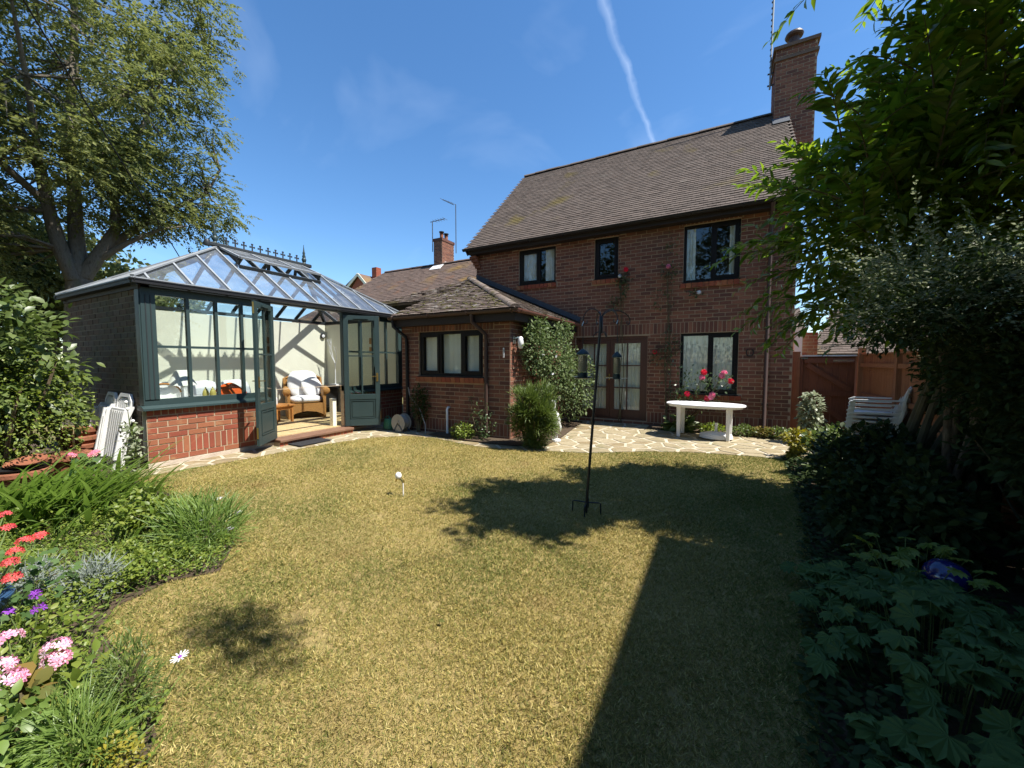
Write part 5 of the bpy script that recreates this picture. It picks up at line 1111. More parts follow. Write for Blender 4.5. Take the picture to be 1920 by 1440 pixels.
for c in cl_:
    j = np.argmin(((LB-c)**2).sum(1)); a, b = V3(LB[j]), V3(c); m_ = (a+b)/2+V3((random.uniform(-.2, .2), random.uniform(-.2, .2), .12))
    if (a-b).length < 5: tm.tube([a, m_, b], [.035, .022, .008], 4)
tm.build('trunk', 'bark', ash, True)
pos = []; dirs = []
for c in cl_:
    k = random.randint(34, 54); d = rnd_dirs(k); p = c+d*(RNG.random((k, 1))**.45)*np.array((.75, .75, .5))*random.uniform(.7, 1.15); o_ = nrm(d+(c-CC)/CR*.6+np.array((0, 0, -.35)))
    for q in range(k):
        sd = nrm(np.cross(o_[q], (0, 0, 1.)))
        for i in range(4):
            for sg in (-1, 1): pos.append(p[q]+o_[q]*.055*i); dirs.append(o_[q]*.7+sd*sg)
        pos.append(p[q]+o_[q]*.22); dirs.append(o_[q])
pos, dirs = np.array(pos), np.array(dirs)
scatter('foliage', LEAF2, frames(pos, dirs+RNG.normal(0, .2, dirs.shape), np.array((0, 0, 1.))+RNG.normal(0, .5, dirs.shape), RNG.uniform(.07, .125, len(pos)), .85), 'leaf_ash', ash)[0].name = 'crown'
# trees standing behind the photographer (seen in the window glass) and far left
def back_tree(loc, h, r, label, n=120, m='leaf_dark', name='garden_tree'):
    t = root(name, label, 'tree', loc); x, y, _ = loc
    b = MB().tube([(x, y, -.1), (x+.1, y, h*.3), (x, y+.1, h*.6), (x, y, h*.85)], [.28, .22, .14, .05], 8); cc, _ = in_ell(n, (x, y, h*.62), (r, r, h*.38), .4)
    for c in cc[:40]: b.tube([(x, y, h*.45), V3(c)], [.06, .015], 4)
    b.build('trunk', 'bark', t, True); k = 95; P_ = (cc[:, None, :]+rnd_dirs(n*k).reshape(n, k, 3)*RNG.random((n, k, 1))*r*.36).reshape(-1, 3)
    scatter('crown', LEAF2, frames(P_, rnd_dirs(len(P_)), rnd_dirs(len(P_)), RNG.uniform(.14, .3, len(P_))), m, t)
back_tree((-4.5, -8, 0), 12, 3.6, 'dense dark tree behind the photographer, left of the pair reflected in the glass'); back_tree((2.5, -8, 0), 13, 3.8, 'dense dark tree behind the photographer, right of the pair reflected in the glass'); back_tree((-11, -8, 0), 11, 3.6, 'leafy tree at the far end of the garden')
back_tree((-21, 4.4, 0), 6.5, 2.6, 'mid green tree low behind the ash trunk', 110, 'leaf_ash', 'hedge_tree'); back_tree((-19.5, 1.6, 0), 7.5, 2.6, 'dark tree filling the left edge behind the ash trunk', 130, 'leaf_dark', 'hedge_tree'); back_tree((-24, 8.2, 0), 5.6, 2.0, 'small tree showing just above the conservatory roof', 80, 'leaf_ash', 'hedge_tree')

bush('reflection_hedge', 'unseen hedge added behind the camera to block the horizon in window reflections', 'hedge', (-4, -5.5, 1.1), (9, .7, 1.6), 9000, (.12, .22), 'leaf_dark', LEAF2, nst=20)  # added out of view, keeps the bare horizon out of the window reflections
# ---- tall shrub tree on the right, long arching shoots
rt = root('tall_shrub', 'tall leafy shrub with long arching bright green shoots by the right fence', 'shrub', (2.0, 5.3, 0))
ELL = [((1.45, 5.15, 2.95), (1.0, .9, .95)), ((2.2, 4.95, 3.7), (1.15, .75, 1.15)), ((2.7, 4.75, 4.6), (1.2, .75, 1.2)), ((3.0, 4.8, 3.0), (1.2, .7, 1.3)), ((1.35, 3.95, 5.0), (.7, .75, .5))]
acc = []; tb_ = MB(); fill = []; fo_ = []
for c, r in ELL:
    for i in range((100 if c[0] < 2.5 else 34) if c[1] > 4 else 40):
        d = rnd_dirs(1)[0]; d[2] = d[2]*.9+.25; d = d/np.linalg.norm(d)
        b = np.array(c)+d*np.array(r)*.72; w = d+np.array((-.12, -.05, .35))+RNG.normal(0, .25, 3)
        if b[2] < 1.9: w = d+np.array((0, 0, -.1))
        shoot(b, w, random.uniform(.4, .8), random.randint(8, 14), .15, acc, tb_, random.uniform(.3, 1.0))
    p, d = in_ell(4600 if c[0] < 2.5 else 1300, c, np.array(r)*.98, .42); fill.append(p); fo_.append(d)
for b, d, L in (((.62, 5.2, 2.75), (-.8, -.1, .25), .7), ((.75, 5.4, 2.4), (-.85, 0, -.1), .75), ((.7, 5.3, 3.15), (-.7, 0, .55), .85), ((.9, 5.3, 3.5), (-.6, 0, .6), .8), ((1.5, 5.0, 4.0), (-.55, 0, .8), .9), ((1.8, 5.0, 4.4), (-.4, 0, .9), .9), ((1.3, 4.5, 3.1), (0, -.5, .75), .9), ((1.7, 4.3, 2.8), (.25, -.5, .8), .9), ((1.1, 4.6, 2.6), (-.3, -.6, .6), .7), ((2.2, 4.4, 3.4), (.3, -.5, .7), .8), ((.9, 5.0, 2.1), (-.7, -.2, -.15), .6), ((.95, 5.6, 2.0), (-.6, .3, -.3), .6)):
    for k in range(3): shoot(np.array(b)+RNG.normal(0, .08, 3), np.array(d)+RNG.normal(0, .12, 3), L*random.uniform(.8, 1.1), 13, .155, acc, tb_, .55, .008)
for i in range(34):
    b = np.array((random.uniform(.75, 2.4), 4.25+random.uniform(-.1, .15), 0)); b[2] = 2.5+.75*b[0]+random.uniform(-.5, .4); shoot(b, np.array((random.gauss(-.1, .3), -.45, random.uniform(.35, 1.0))), random.uniform(.5, .8), 13, .15, acc, tb_, random.uniform(.4, .9), .007)
# unseen leaf cluster on a thin twig, added to cast the round lawn shadow
tb_.tube([(1.75, 3.6, 5.0), (1.6, 2.7, 5.7), (1.4, 2.0, 6.1), (1.25, 1.5, 6.0)], [.010, .007, .005, .003], 5)
p, d = in_ell(420, (1.24, 1.42, 5.9), (.40, .22, .4), .6); leafy(rt, p, d, (.06, .10), 'leaf_lime', LANCE)
p, d = in_ell(1500, (1.75, 5.1, 2.1), (1.1, .7, .42), .5); fill.append(p); fo_.append(d)
for i in range(9):
    a = (1.75+.45*math.cos(i*2.1), 5.25+.3*math.sin(i*1.7), -.05); c = ELL[i % 3][0]; tb_.tube([a, (a[0]*.6+c[0]*.4, a[1]*.6+c[1]*.4+.1, 1.2), (c[0]+.3*math.cos(i), c[1]+.2*math.sin(i), c[2]-.3), (c[0]+.6*math.cos(i), c[1]+.5*math.sin(i), c[2]+.5)], [.035, .03, .022, .01], 7)
tb_.build('branches', 'stem', rt, True)
pp, dd_, uu, ss = (np.array(q) for q in zip(*acc)); scatter('leaf', LANCE, frames(pp, dd_, uu, ss), 'leaf_lime', rt, 300, 'shoot_leaves', smooth=True)
fill, fo_ = np.vstack(fill), np.vstack(fo_); fd_ = nrm(fo_+RNG.normal(0, .7, fill.shape)); scatter('inner_leaves', LANCE, frames(fill, fd_, np.array((0, 0, 1.))+RNG.normal(0, .5, fill.shape), RNG.uniform(.10, .19, len(fill))), 'leaf_lime', rt, smooth=True)[0]['kind'] = 'stuff'

# ---- shaded shrubs along the fence
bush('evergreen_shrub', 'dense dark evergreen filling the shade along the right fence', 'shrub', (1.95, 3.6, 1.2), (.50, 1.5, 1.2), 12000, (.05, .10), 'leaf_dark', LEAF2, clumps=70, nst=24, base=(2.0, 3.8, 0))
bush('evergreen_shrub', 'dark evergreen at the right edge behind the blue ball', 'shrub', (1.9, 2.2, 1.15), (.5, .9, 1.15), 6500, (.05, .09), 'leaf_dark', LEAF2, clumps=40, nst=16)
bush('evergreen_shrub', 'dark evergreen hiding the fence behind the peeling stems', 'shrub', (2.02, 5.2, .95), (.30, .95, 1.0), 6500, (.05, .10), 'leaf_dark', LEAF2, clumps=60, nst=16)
ct = root('arching_shrub', 'silvery shrub with stiff arching twigs above peeling bark stems', 'shrub', (1.7, 4.6, 0)); acc = []; tb_ = MB(); tr_ = MB()
for i in range(7):
    x, y = 1.62+.09*i+random.uniform(-.03, .03), 4.55+.07*i+random.uniform(-.12, .12); tr_.tube([(x, y, -.05), (x+random.uniform(-.05, .05), y, .5), (x+random.uniform(-.1, .08), y-.1, 1.1), (x-.05+random.uniform(-.1, .1), y-.3, 1.7)], [.036, .032, .028, .018], 8)
tr_.build('trunks', 'bark_pale', ct, True)
for i in range(190):
    b = np.array((1.45+random.uniform(-.4, .7), 3.85+random.uniform(-.2, .3), 1.75+random.uniform(-.2, .5))); d = np.array((random.gauss(-.3, .5), random.gauss(-.1, .4), random.uniform(.0, .85)))
    shoot(b, d, random.uniform(.3, .75), random.randint(9, 15), .026, acc, tb_, random.uniform(.2, .9), .003)
pp, dd_, uu, ss = (np.array(q) for q in zip(*acc)); scatter('small_leaves', LEAF2, frames(pp, dd_, uu, ss*1.1), 'leaf_silver', ct); tb_.build('twigs', 'stem_green', ct)
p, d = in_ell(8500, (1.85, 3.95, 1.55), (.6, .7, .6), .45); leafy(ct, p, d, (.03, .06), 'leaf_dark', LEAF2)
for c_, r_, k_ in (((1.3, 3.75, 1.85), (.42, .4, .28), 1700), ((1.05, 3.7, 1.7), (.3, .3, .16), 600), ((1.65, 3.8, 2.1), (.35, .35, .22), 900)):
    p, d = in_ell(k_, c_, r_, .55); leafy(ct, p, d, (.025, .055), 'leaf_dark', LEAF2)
acc = []; tb_ = MB()
for i in range(130):
    b = np.array((1.3+random.uniform(-.4, .5), 3.75+random.uniform(-.3, .3), 1.85+random.uniform(-.2, .35))); shoot(b, np.array((random.gauss(-.35, .5), random.gauss(-.1, .4), random.uniform(.0, .8))), random.uniform(.3, .65), random.randint(9, 14), .026, acc, tb_, random.uniform(.2, .9), .003)
pp, dd_, uu, ss = (np.array(q) for q in zip(*acc)); scatter('small_leaves', LEAF2, frames(pp, dd_, uu, ss*1.1), 'leaf_silver', ct); tb_.build('twigs', 'stem_green', ct)
bush('leafy_shrub', 'leafy shrub with pale flower tips at the corner of patio and bed', 'shrub', (1.35, 6.35, .32), (.48, .5, .36), 1500, (.06, .11), 'leaf_hedge', LEAF6, single=150, clumps=36)
bush('leafy_shrub', 'low dark shrub spreading beside the shaded lawn edge', 'shrub', (1.3, 5.1, .42), (.45, .85, .48), 4200, (.05, .10), 'leaf_dark', LEAF6, clumps=50)
bush('leafy_shrub', 'low shaded foliage at the foot of the peeling stems', 'shrub', (1.2, 4.0, .35), (.48, .75, .42), 4200, (.05, .09), 'leaf_dark', LEAF6, clumps=40)
bush('spiky_shrub', 'yellow green variegated shrub at the patio end near the stacked chairs', 'shrub', (1.05, 7.25, .22), (.22, .25, .25), 700, (.05, .09), 'leaf_gold', LEAF6, clumps=14)
bush('foxglove_plant', 'upright pale leafy spire at the house corner before the gate', 'plant', (1.42, 8.7, .50), (.17, .17, .50), 620, (.06, .12), 'leaf_silver', LEAF6, droop=.6)
pm = root('crane_flower_plant', 'mound of lobed palmate leaves in the shade at bottom right', 'plant', (.85, 2.4, 0)); P_ = []; S_ = []; U_ = []; D_ = []
sm = MB()
for i in range(290):
    x, y = random.uniform(.42, 1.45), random.uniform(1.45, 3.15); h = .13+.26*math.exp(-((x-.95)**2/.16+(y-2.35)**2/.5))+random.uniform(-.04, .05)
    a = random.uniform(0, 6.28); P_.append((x, y, h)); D_.append((math.cos(a), math.sin(a), random.uniform(-.35, .05))); U_.append((random.gauss(-.15, .3), random.gauss(-.25, .3), 1)); S_.append(random.uniform(.085, .14)); sm.tube([(x*.75+.22, y*.75+.6, 0), (x*.9+.09, y*.9+.24, h*.7), (x, y, h)], .0022, 4)
sm.build('stalks', 'stem_green', pm); scatter('leaf', palmate(9), frames(P_, D_, U_, S_), 'leaf_palm', pm, 290)
ac = root('fern_leaf_plant', 'yellow green cut-leaved plant just in front of the blue ball', 'plant', (1.0, 3.05, 0)); P_ = [(1.0+random.uniform(-.25, .35), 3.0+random.uniform(-.2, .3), .30+random.uniform(-.1, .16)) for i in range(34)]
scatter('leaf', palmate(9), frames(P_, [(math.cos(a), math.sin(a), -.1) for a in RNG.uniform(0, 6.28, 34)], np.array((0, 0, 1.))+RNG.normal(0, .35, (34, 3)), RNG.uniform(.07, .11, 34)), 'leaf_cover', ac, 34); stems(ac, (1.0, 3.05, 0), P_, .003, .002, 'stem_green', bow=.05)
fu = root('fuchsia', 'fuchsia stems with drooping red flowers at the right edge', 'plant', (1.55, 2.75, 0)); P_ = [(1.45+random.uniform(-.12, .3), 2.65+random.uniform(-.2, .25), .25+random.uniform(0, .25)) for i in range(70)]
leafy(fu, np.array(P_), rnd_dirs(70), (.04, .07), 'leaf_palm', LEAF6); stems(fu, (1.55, 2.75, 0), P_[:12], .004, .002); fl_ = [(1.30+.05*i, 2.62+.03*(i % 3), .27+.02*(i % 2)) for i in range(7)]; scatter('flower', petals(4, 1, .6), frames(fl_, RNG.normal(0, .2, (7, 3))+np.array((0, 1, 0)), RNG.normal(0, .2, (7, 3))+np.array((0, .3, -1.)), .03), 'petal_red', fu, 7)
k_ = 7500; ty = RNG.uniform(.4, 7.2, k_); ex = np.interp(ty, [.4, 1.75, 2.4, 3.1, 4.1, 5.2, 6.6, 7.2], [.30, .36, .46, .56, .70, .82, .9, .9]); tx = ex-.05+np.abs(RNG.normal(0, .42, k_))
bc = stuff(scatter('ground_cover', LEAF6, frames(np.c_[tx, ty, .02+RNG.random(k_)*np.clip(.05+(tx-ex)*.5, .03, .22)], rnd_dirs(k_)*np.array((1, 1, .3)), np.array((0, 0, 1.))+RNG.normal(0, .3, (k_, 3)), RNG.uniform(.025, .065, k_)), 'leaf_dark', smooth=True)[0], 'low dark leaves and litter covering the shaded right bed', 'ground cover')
lp_ = grass_points(60, 3.); stuff(scatter('fallen_leaves', LEAF6, frames(np.c_[lp_, RNG.uniform(.02, .035, 60)], rnd_dirs(60)*np.array((1, 1, .2)), np.array((0, 0, 1.))+RNG.normal(0, .4, (60, 3)), RNG.uniform(.018, .04, 60)), 'leaf_bronze')[0], 'a few dry fallen leaves scattered over the lawn', 'fallen leaves')

# ---- hedge on the left
hd = bush('broadleaf_hedge', 'rounded broad-leaved green hedge at the left edge by the conservatory', 'hedge', (-7.95, 1.18, 1.34), (1.15, .76, 1.32), 6200, (.075, .14), 'leaf_hedge', LEAF6, single=300, clumps=120, nst=18, base=(-7.9, 1.15, 0), droop=.35)
p, d = in_ell(2600, (-7.4, 1.35, .9), (.7, .55, .8), .35, .05); leafy(hd, p, d, (.03, .055), 'leaf_cover', LEAF2)
stems(hd, (-7.7, 1.2, 0), [(-7.2, 1.55, 1.5), (-7.4, 1.3, 1.2), (-7.1, 1.2, 1.0), (-8.2, 1.6, 1.6)], .03, .012, 'bark_pale', 'branch')

# ---- left bed
sp = root('strap_leaf_plant', 'clump of long arching strap leaves in the left flower bed', 'plant', (-5.6, 1.3, 0)); n = 520
bx, by = -5.85+RNG.normal(0, .40, n), 1.22+RNG.normal(0, .26, n); a = RNG.normal(.25, .75, n); dd_ = np.stack([np.cos(a)*.8, np.sin(a)*.55, RNG.uniform(.45, 1.3, n)], 1)
scatter('leaf', strap_unit(), frames(np.c_[bx, by, np.full(n, .0)], dd_, np.stack([-np.cos(a)*.4, -np.sin(a)*.4, np.ones(n)*.6], 1), RNG.uniform(.5, .9, n), RNG.uniform(.7, 1.15, n)), 'leaf_strap', sp, 300, 'strap_leaves', smooth=True)
bush('strap_leaf_plant', 'smaller tuft of fine grassy leaves at the lawn edge of the left bed', 'plant', (-3.75, 1.55, .14), (.42, .25, .18), 900, (.12, .26), 'leaf_strap', strap_unit(3, .02, .5), droop=-.9, nst=3, spread=.5)
gc = []
def inb(n, z): 
    out = []
    while len(out) < n:
        x, y = random.uniform(-6.6, -1.75), random.uniform(-.15, 1.95)
        if inpoly(x, y, BEDL): out.append((x, y, z(x, y)))
    return np.array(out)
hgt = lambda x, y: max(.015, (.10+.09*math.sin(x*4.1+1.3*math.sin(y*5))*math.sin(y*6+x*2))*random.random()**.6+.02)
p = inb(26000, hgt)+RNG.normal(0, .03, (26000, 3))*np.array((1, 1, 0)); d = rnd_dirs(26000)*np.array((1, 1, .45)); o = scatter('ground_cover', LEAF6, frames(p, d+np.array((.15, 0, .2)), np.array((.2, 0, 1.))+RNG.normal(0, .35, p.shape), RNG.uniform(.016, .036, 26000)), 'leaf_cover')[0]; stuff(o, 'bright green low ground cover leaves filling the left bed', 'ground cover')
p = inb(5200, lambda x, y: .0); d = np.stack([RNG.normal(.2, .5, 5200), RNG.normal(.1, .5, 5200), RNG.uniform(.5, 1.3, 5200)], 1); o = scatter('grassy_weeds', strap_unit(3, .016, .45), frames(p, d, np.array((.3, .2, .6))+RNG.normal(0, .4, p.shape), RNG.uniform(.08, .24, 5200)), 'leaf_strap')[0]; stuff(o, 'thin grassy weeds and blades scattered through the left bed', 'weeds')
bush('bright_herb', 'bright lime green leafy mound in the middle of the left bed', 'plant', (-4.25, 1.42, .20), (.45, .28, .22), 1500, (.03, .06), 'leaf_cover', LEAF6, clumps=30, single=120)
bush('bright_herb', 'low lime green spreading mound at the bed edge', 'plant', (-3.55, 1.1, .09), (.45, .33, .13), 1700, (.018, .034), 'leaf_cover', LEAF6, clumps=40, nst=4)
bush('grey_herb', 'tuft of grey green lavender leaves in the left bed', 'plant', (-3.45, .84, .12), (.16, .13, .14), 500, (.05, .10), 'leaf_grey', NEEDLE, droop=-.6, nst=5)
bush('grey_herb', 'second grey tuft close to the blue pot', 'plant', (-3.75, .66, .12), (.15, .12, .14), 420, (.05, .10), 'leaf_grey', NEEDLE, droop=-.6, nst=5)
bush('dark_herb', 'dark upright rosemary-like sprigs at the lower left lawn edge', 'plant', (-2.12, .60, .17), (.16, .10, .22), 1300, (.022, .045), 'leaf_rosemary', NEEDLE, wid=1.6, droop=-.4, nst=9, spread=.5)
bush('golden_herb', 'yellow leaved low plant at the bottom left lawn edge', 'plant', (-1.80, .47, .10), (.09, .07, .11), 520, (.012, .022), 'leaf_gold', LEAF6, nst=5)
bush('leafy_perennial', 'broad green leaves at the bottom left corner', 'plant', (-2.25, .30, .14), (.30, .12, .17), 520, (.03, .06), 'leaf_strap', LEAF6, single=120, nst=8)
bush('bronze_leaf_plant', 'plant with yellowing bronze leaves at the bottom left edge', 'plant', (-2.30, .36, .24), (.10, .05, .07), 22, (.05, .085), 'leaf_bronze', LEAF6, wid=1.5, single=22, nst=6)
bush('grassy_tuft', 'fine arching grass tuft at the bottom left', 'plant', (-2.02, .42, .10), (.22, .09, .12), 700, (.10, .2), 'leaf_strap', strap_unit(3, .014, .6), droop=-.7, nst=3, spread=.6)
def flower_heads(name, label, cat, base, heads, m, fr, nf, fs, leafm='leaf_palm', leaf=(.05, .09), nl=120, single=True, lr=.2, petn=5):
    p = root(name, label, cat, base); hs = [V3(h) for h in heads]; stems(p, base, hs, .004, .003, 'stem_green', bow=.1)
    for h in hs:
        d = rnd_dirs(nf); d[:, 2] = np.abs(d[:, 2])*.9+.05; d[:, 0] += .1; d = nrm(d); P_ = np.array(h)+d*fr*np.array((1, 1, .7))
        scatter('flower', petals(petn, 1, .62), frames(P_, np.cross(d, rnd_dirs(nf)), d+RNG.normal(0, .2, d.shape), fs*RNG.uniform(.8, 1.15, nf)), m, p)[0].name = 'flower_head'
    zz = np.mean([h.z for h in hs]); c = np.mean([list(h) for h in hs], axis=0); q, d = in_ell(nl, (c[0], c[1], zz*.55), (lr, lr*.8, zz*.42), .5, .03); leafy(p, q, d, leaf, leafm, palmate(5) if leafm == 'leaf_palm' else LEAF6); return p
flower_heads('geranium', 'coral pink geraniums growing in the blue pot at the left edge', 'flower', (-3.3, .40, .22), [(-3.76, .57, .5), (-3.4, .57, .5), (-3.24, .51, .5), (-3.42, .63, .5), (-3.09, .47, .5), (-4.1, .61, .5), (-2.95, .45, .47)], 'petal_coral', .030, 26, .014, nl=110, lr=.3, leaf=(.03, .055))
flower_heads('phlox', 'pink and white phlox heads in the lower left bed', 'flower', (-2.55, .42, 0), [(-2.39, .46, .32), (-2.34, .45, .29), (-2.64, .38, .32), (-2.31, .33, .31), (-2.40, .32, .33)], 'petal_pale', .042, 34, .016, 'leaf_cover', (.04, .07), 160, lr=.25)
flower_heads('geranium', 'pink geranium heads behind the strap leaves near the loungers', 'flower', (-6.9, 1.65, 0), [(-6.95, 1.57, .36), (-6.89, 1.76, .36), (-6.85, 1.72, .34)], 'petal_pink', .04, 20, .022, nl=60)
flower_heads('violet_flower', 'small purple flowers low in the left bed', 'flower', (-3.0, .5, 0), [(-3.14, .55, .28), (-2.94, .52, .28), (-3.02, .44, .28)], 'petal_purple', .018, 7, .02, 'leaf_cover', (.03, .05), 90)
for i, (x, y, z, lab) in enumerate([(-4.4, 1.97, .13, 'white daisy nearest the conservatory at the lawn edge'), (-3.87, 1.88, .12, 'white daisy standing out over the lawn from the left bed'), (-3.83, 1.86, .115, 'white daisy paired with another out over the lawn'), (-3.55, 1.66, .12, 'white daisy at the corner of the bed curve'), (-3.92, 1.62, .14, 'white daisy among the grassy leaves at the bed edge'), (-2.07, .75, .20, 'white daisy on a tall bent stalk at bottom left')]):
    dz = root('daisy', lab, 'flower', (x-.06, y-.06, 0), 'white daisies'); MB().tube([(x-.07, y-.07, 0), (x-.02, y-.04, z*.6), (x, y, z)], .0025, 4).build('stem', 'stem_green', dz)
    scatter('petals', petals(12, 1, .26), frames([(x, y, z)], [(1, 0, 0)], [(.2, -.2, 1)], .034), 'petal_white', dz); MB().ell((x, y, z+.002), (.008, .008, .006), 8, 5).build('eye', 'petal_purple' if i else 'yellow', dz)
an = root('anemone_plant', 'tall pale anemone with seed heads at the plinth corner', 'plant', (-6.72, 2.06, 0)); tips = [(-6.72, 2.02, .98), (-6.62, 2.0, .9), (-6.8, 2.1, .72), (-6.5, 2.05, .55), (-6.3, 2.1, .5)]
stems(an, (-6.72, 2.06, 0), tips, .006, .003, 'stem_green', bow=.06)
for i in range(4):
    k = 60; p = np.array(tips[i+1])*.0+np.array((-6.68, 2.03, .1))+RNG.random((k, 3))*np.array((.32, .16, .62))-np.array((.16, .08, 0)); leafy(an, p, rnd_dirs(k), (.04, .08), 'leaf_silver' if i < 3 else 'leaf_hedge', LEAF6, droop=.3)
for t in tips[:3]: MB().ell(t, (.02, .02, .022), 8, 6).build('seed_head', 'cloth', an, True)

# ---- against the house
bush('rosemary_bush', 'feathery yellow green rosemary bush at the extension corner', 'shrub', (-2.84, 6.05, .62), (.50, .36, .60), 9500, (.07, .13), 'leaf_rosemary', NEEDLE, wid=1.5, base=(-3.0, 6.15, 0), droop=-.45, spread=.35, clumps=75, nst=30)
cl2 = root('climbing_rose', 'white flowered climbing rose covering the extension side wall', 'climber', (-3.25, 7.6, 0)); q = []; dq = []
for c, r, k in (((-3.22, 7.0, 1.75), (.26, .5, .55), 1300), ((-3.12, 7.7, 1.4), (.38, .7, .75), 2200), ((-2.98, 8.5, 1.0), (.48, .75, .85), 2400), ((-3.28, 7.1, 2.15), (.2, .5, .3), 500), ((-3.2, 8.2, 2.2), (.25, .6, .25), 500)):
    a_, b_ = in_ell(k, c, r, .4, .05); q.append(a_); dq.append(b_)
q, dq = np.vstack(q), np.vstack(dq); q[:, 0] = np.maximum(q[:, 0], -3.47); leafy(cl2, q, dq+np.array((.3, -.2, 0)), (.045, .085), 'leaf_climber', LEAF6, single=300, stuff_name='climber_leaves')
stems(cl2, (-3.25, 7.6, 0), [(-3.35, 6.8, 2.2), (-3.3, 7.3, 2.3), (-3.2, 8.0, 2.2), (-3.0, 8.6, 1.6), (-3.38, 6.6, 1.6)], .022, .008)
w_ = [(-2.78, 7.2+random.uniform(-.3, 1.4), random.uniform(.5, 2.0)) for i in range(14)][:9]; scatter('rose_bloom', petals(6, 1, .6), frames([(x-.02-.3*abs(y-8), y, z) for x, y, z in w_], RNG.normal(0, 1, (9, 3)), np.array((.6, -.8, .3))+RNG.normal(0, .3, (9, 3)), .034), 'petal_white', cl2)
bush('small_shrub', 'small lime green leafy shrub below the extension window', 'shrub', (-4.4, 6.1, .16), (.28, .16, .17), 420, (.04, .07), 'leaf_cover', LEAF6, single=100)
rs = root('rose_plant', 'thin rose stems climbing the extension downpipe', 'plant', (-4.05, 6.2, 0)); tips = [(-4.25, 6.2, .85), (-3.85, 6.15, .75), (-4.0, 6.2, .55), (-3.7, 6.1, .3)]; stems(rs, (-4.05, 6.2, 0), tips, .008, .004)
for t in tips: p = np.array((-4.0, 6.2, 0))+(np.array(t)-np.array((-4.0, 6.2, 0)))*RNG.random((60, 1))+RNG.normal(0, .055, (60, 3)); leafy(rs, p, rnd_dirs(60), (.04, .07), 'leaf_rose', LEAF6)
bush('dark_climber', 'dark bushy climber in the shaded corner above the hose reel', 'climber', (-5.62, 6.28, .62), (.27, .10, .42), 650, (.035, .07), 'leaf_dark', LEAF6, nst=10)
def wall_rose(name, label, x, zs, blooms, spreads, nl):
    p = root(name, label, 'climbing rose', (x, FY-.08, 0)); tb = MB()
    for k in range(3): tb.tube([(x+.03*math.sin(z*3+k*2)+.04*k, FY-.045, z) for z in np.linspace(.02, zs[-1]-.3*k, 12)], [.012-.0006*i for i in range(12)], 5)
    for b in blooms: tb.tube([(x, FY-.05, b[1]-.5), ((x+b[0])/2, FY-.07, b[1]-.2), (b[0], FY-.10, b[1])], .005, 4)
    tb.build('stems', 'stem', p, True)
    for (cx, cz, rx, rz, k) in spreads: a_, b_ = in_ell(k, (cx, FY-.11, cz), (rx, .10, rz), .5); leafy(p, a_, b_+np.array((0, -.4, 0)), (.04, .075), 'leaf_rose', LEAF6)
    for b in blooms:
        d = rnd_dirs(16); d[:, 1] -= .5; d = nrm(d); scatter('rose_bloom', petals(5, 1, .7), frames(np.array((b[0], FY-.13, b[1]))+d*.03, np.cross(d, rnd_dirs(16)), d, b[2]*.8), 'petal_red' if len(b) < 4 else b[3], p)
    return p
wall_rose('wall_rose', 'climbing rose with a red bloom right of the narrow upper window', -2.2, (0, 3.5), [(-2.06, 3.66, .06), (-2.2, 3.52, .035, 'petal_white')], [(-2.15, 3.45, .22, .2, 130), (-2.3, 2.85, .22, .22, 90), (-2.1, 3.2, .15, .3, 70)], 0)
wall_rose('wall_rose', 'sparse climbing rose with one pink bloom left of the big upper window', -1.15, (0, 3.9), [(-1.13, 3.62, .05, 'petal_pink'), (-.5, 3.0, .04, 'petal_white'), (-1.38, 1.72, .05)], [(-1.1, 3.5, .25, .25, 90), (-1.2, 2.9, .3, .3, 70), (-.55, 3.0, .2, .12, 50), (-1.05, 1.85, .26, .5, 170), (-1.35, 1.6, .15, .2, 70), (-1.05, 4.1, .15, .3, 40)], 0)
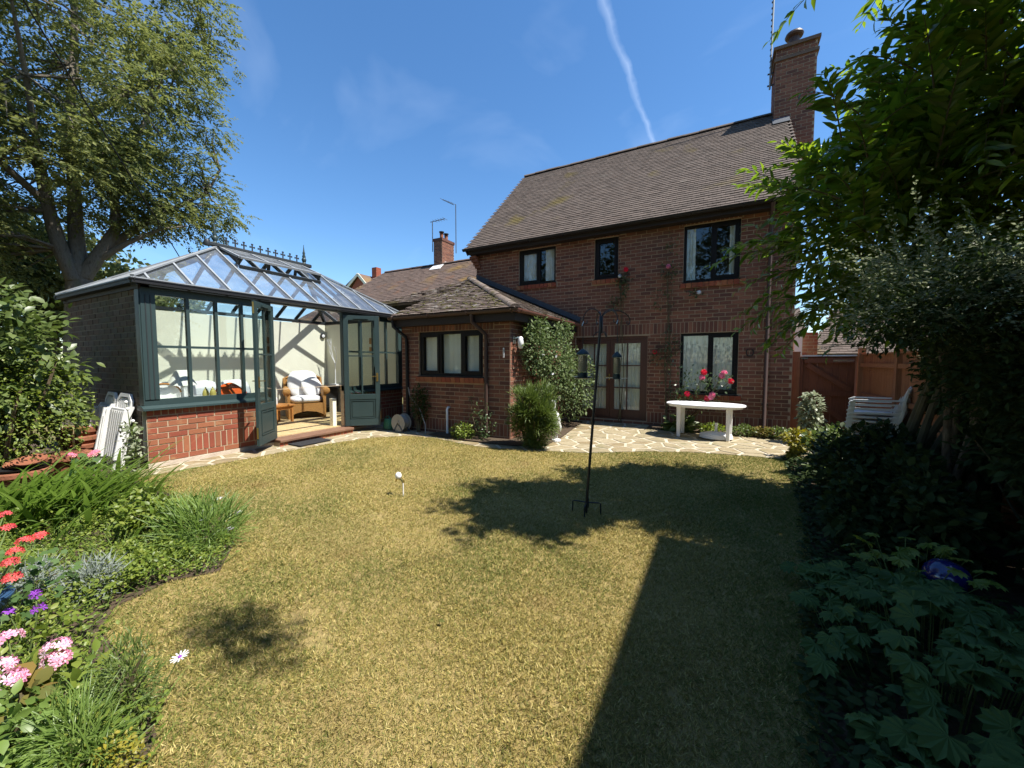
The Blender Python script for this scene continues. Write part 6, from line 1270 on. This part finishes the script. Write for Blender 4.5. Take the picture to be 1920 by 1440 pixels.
rb_ = root('rose_bush', 'rose bush with large pink and red blooms behind the white table', 'rose bush', (-.75, 9.15, 0)); rz_ = [(-.34, 8.95, 1.28, 0), (-.37, 8.95, 1.17, 1), (-.01, 8.95, 1.21, 1), (.03, 8.95, 1.27, 1), (.15, 8.95, 1.11, 0), (-.64, 8.95, .82, 0), (-.17, 8.95, .82, 1), (-.27, 8.95, .74, 0), (-.2, 8.93, .77, 1)]
stems(rb_, (-.75, 9.15, 0), [(x, y, z) for x, y, z, _ in rz_]+[(-.95, 9.1, 1.0), (-.7, 9.0, 1.1), (-.85, 9.0, .8)], .011, .005)
for x, y, z, k in rz_:
    d = rnd_dirs(26); d[:, 1] -= .25; d = nrm(d); scatter('rose_bloom', petals(5, 1, .75), frames(np.array((x, y, z))+d*.038, np.cross(d, rnd_dirs(26)), d, RNG.uniform(.032, .05, 26)), 'petal_pink' if k else 'petal_red', rb_)
    p = np.array((x, y, z-.08))+RNG.normal(0, .085, (22, 3)); leafy(rb_, p, rnd_dirs(22), (.05, .085), 'leaf_rose', LEAF6)
p = np.vstack([np.array((-.8, 9.08, .85))+RNG.normal(0, 1, (170, 3))*np.array((.17, .07, .24)), np.array((-.35, 9.0, .95))+RNG.normal(0, 1, (90, 3))*np.array((.2, .06, .12))]); leafy(rb_, p, rnd_dirs(len(p)), (.05, .09), 'leaf_rose', LEAF6, single=100)
bush('hosta', 'broad leaved hosta in the wall bed under the table', 'plant', (-.75, 8.98, .17), (.36, .16, .17), 150, (.10, .18), 'leaf_hedge', LEAF6, wid=1.25, single=150, nst=8)
for cx, lab, m_ in ((-.15, 'green ground cover behind the parasol base', 'leaf_cover'), (.4, 'bright green wall bed ground cover right of the table', 'leaf_hedge'), (.72, 'bronze tinged ground cover by the downpipe foot', 'leaf_bronze'), (1.0, 'pale green ground cover at the house corner', 'leaf_hedge')):
    bush('bed_edging', lab, 'plant', (cx, 9.02, .10), (.26, .17, .12), 420, (.035, .07), m_, LEAF6, nst=5, droop=-.1)
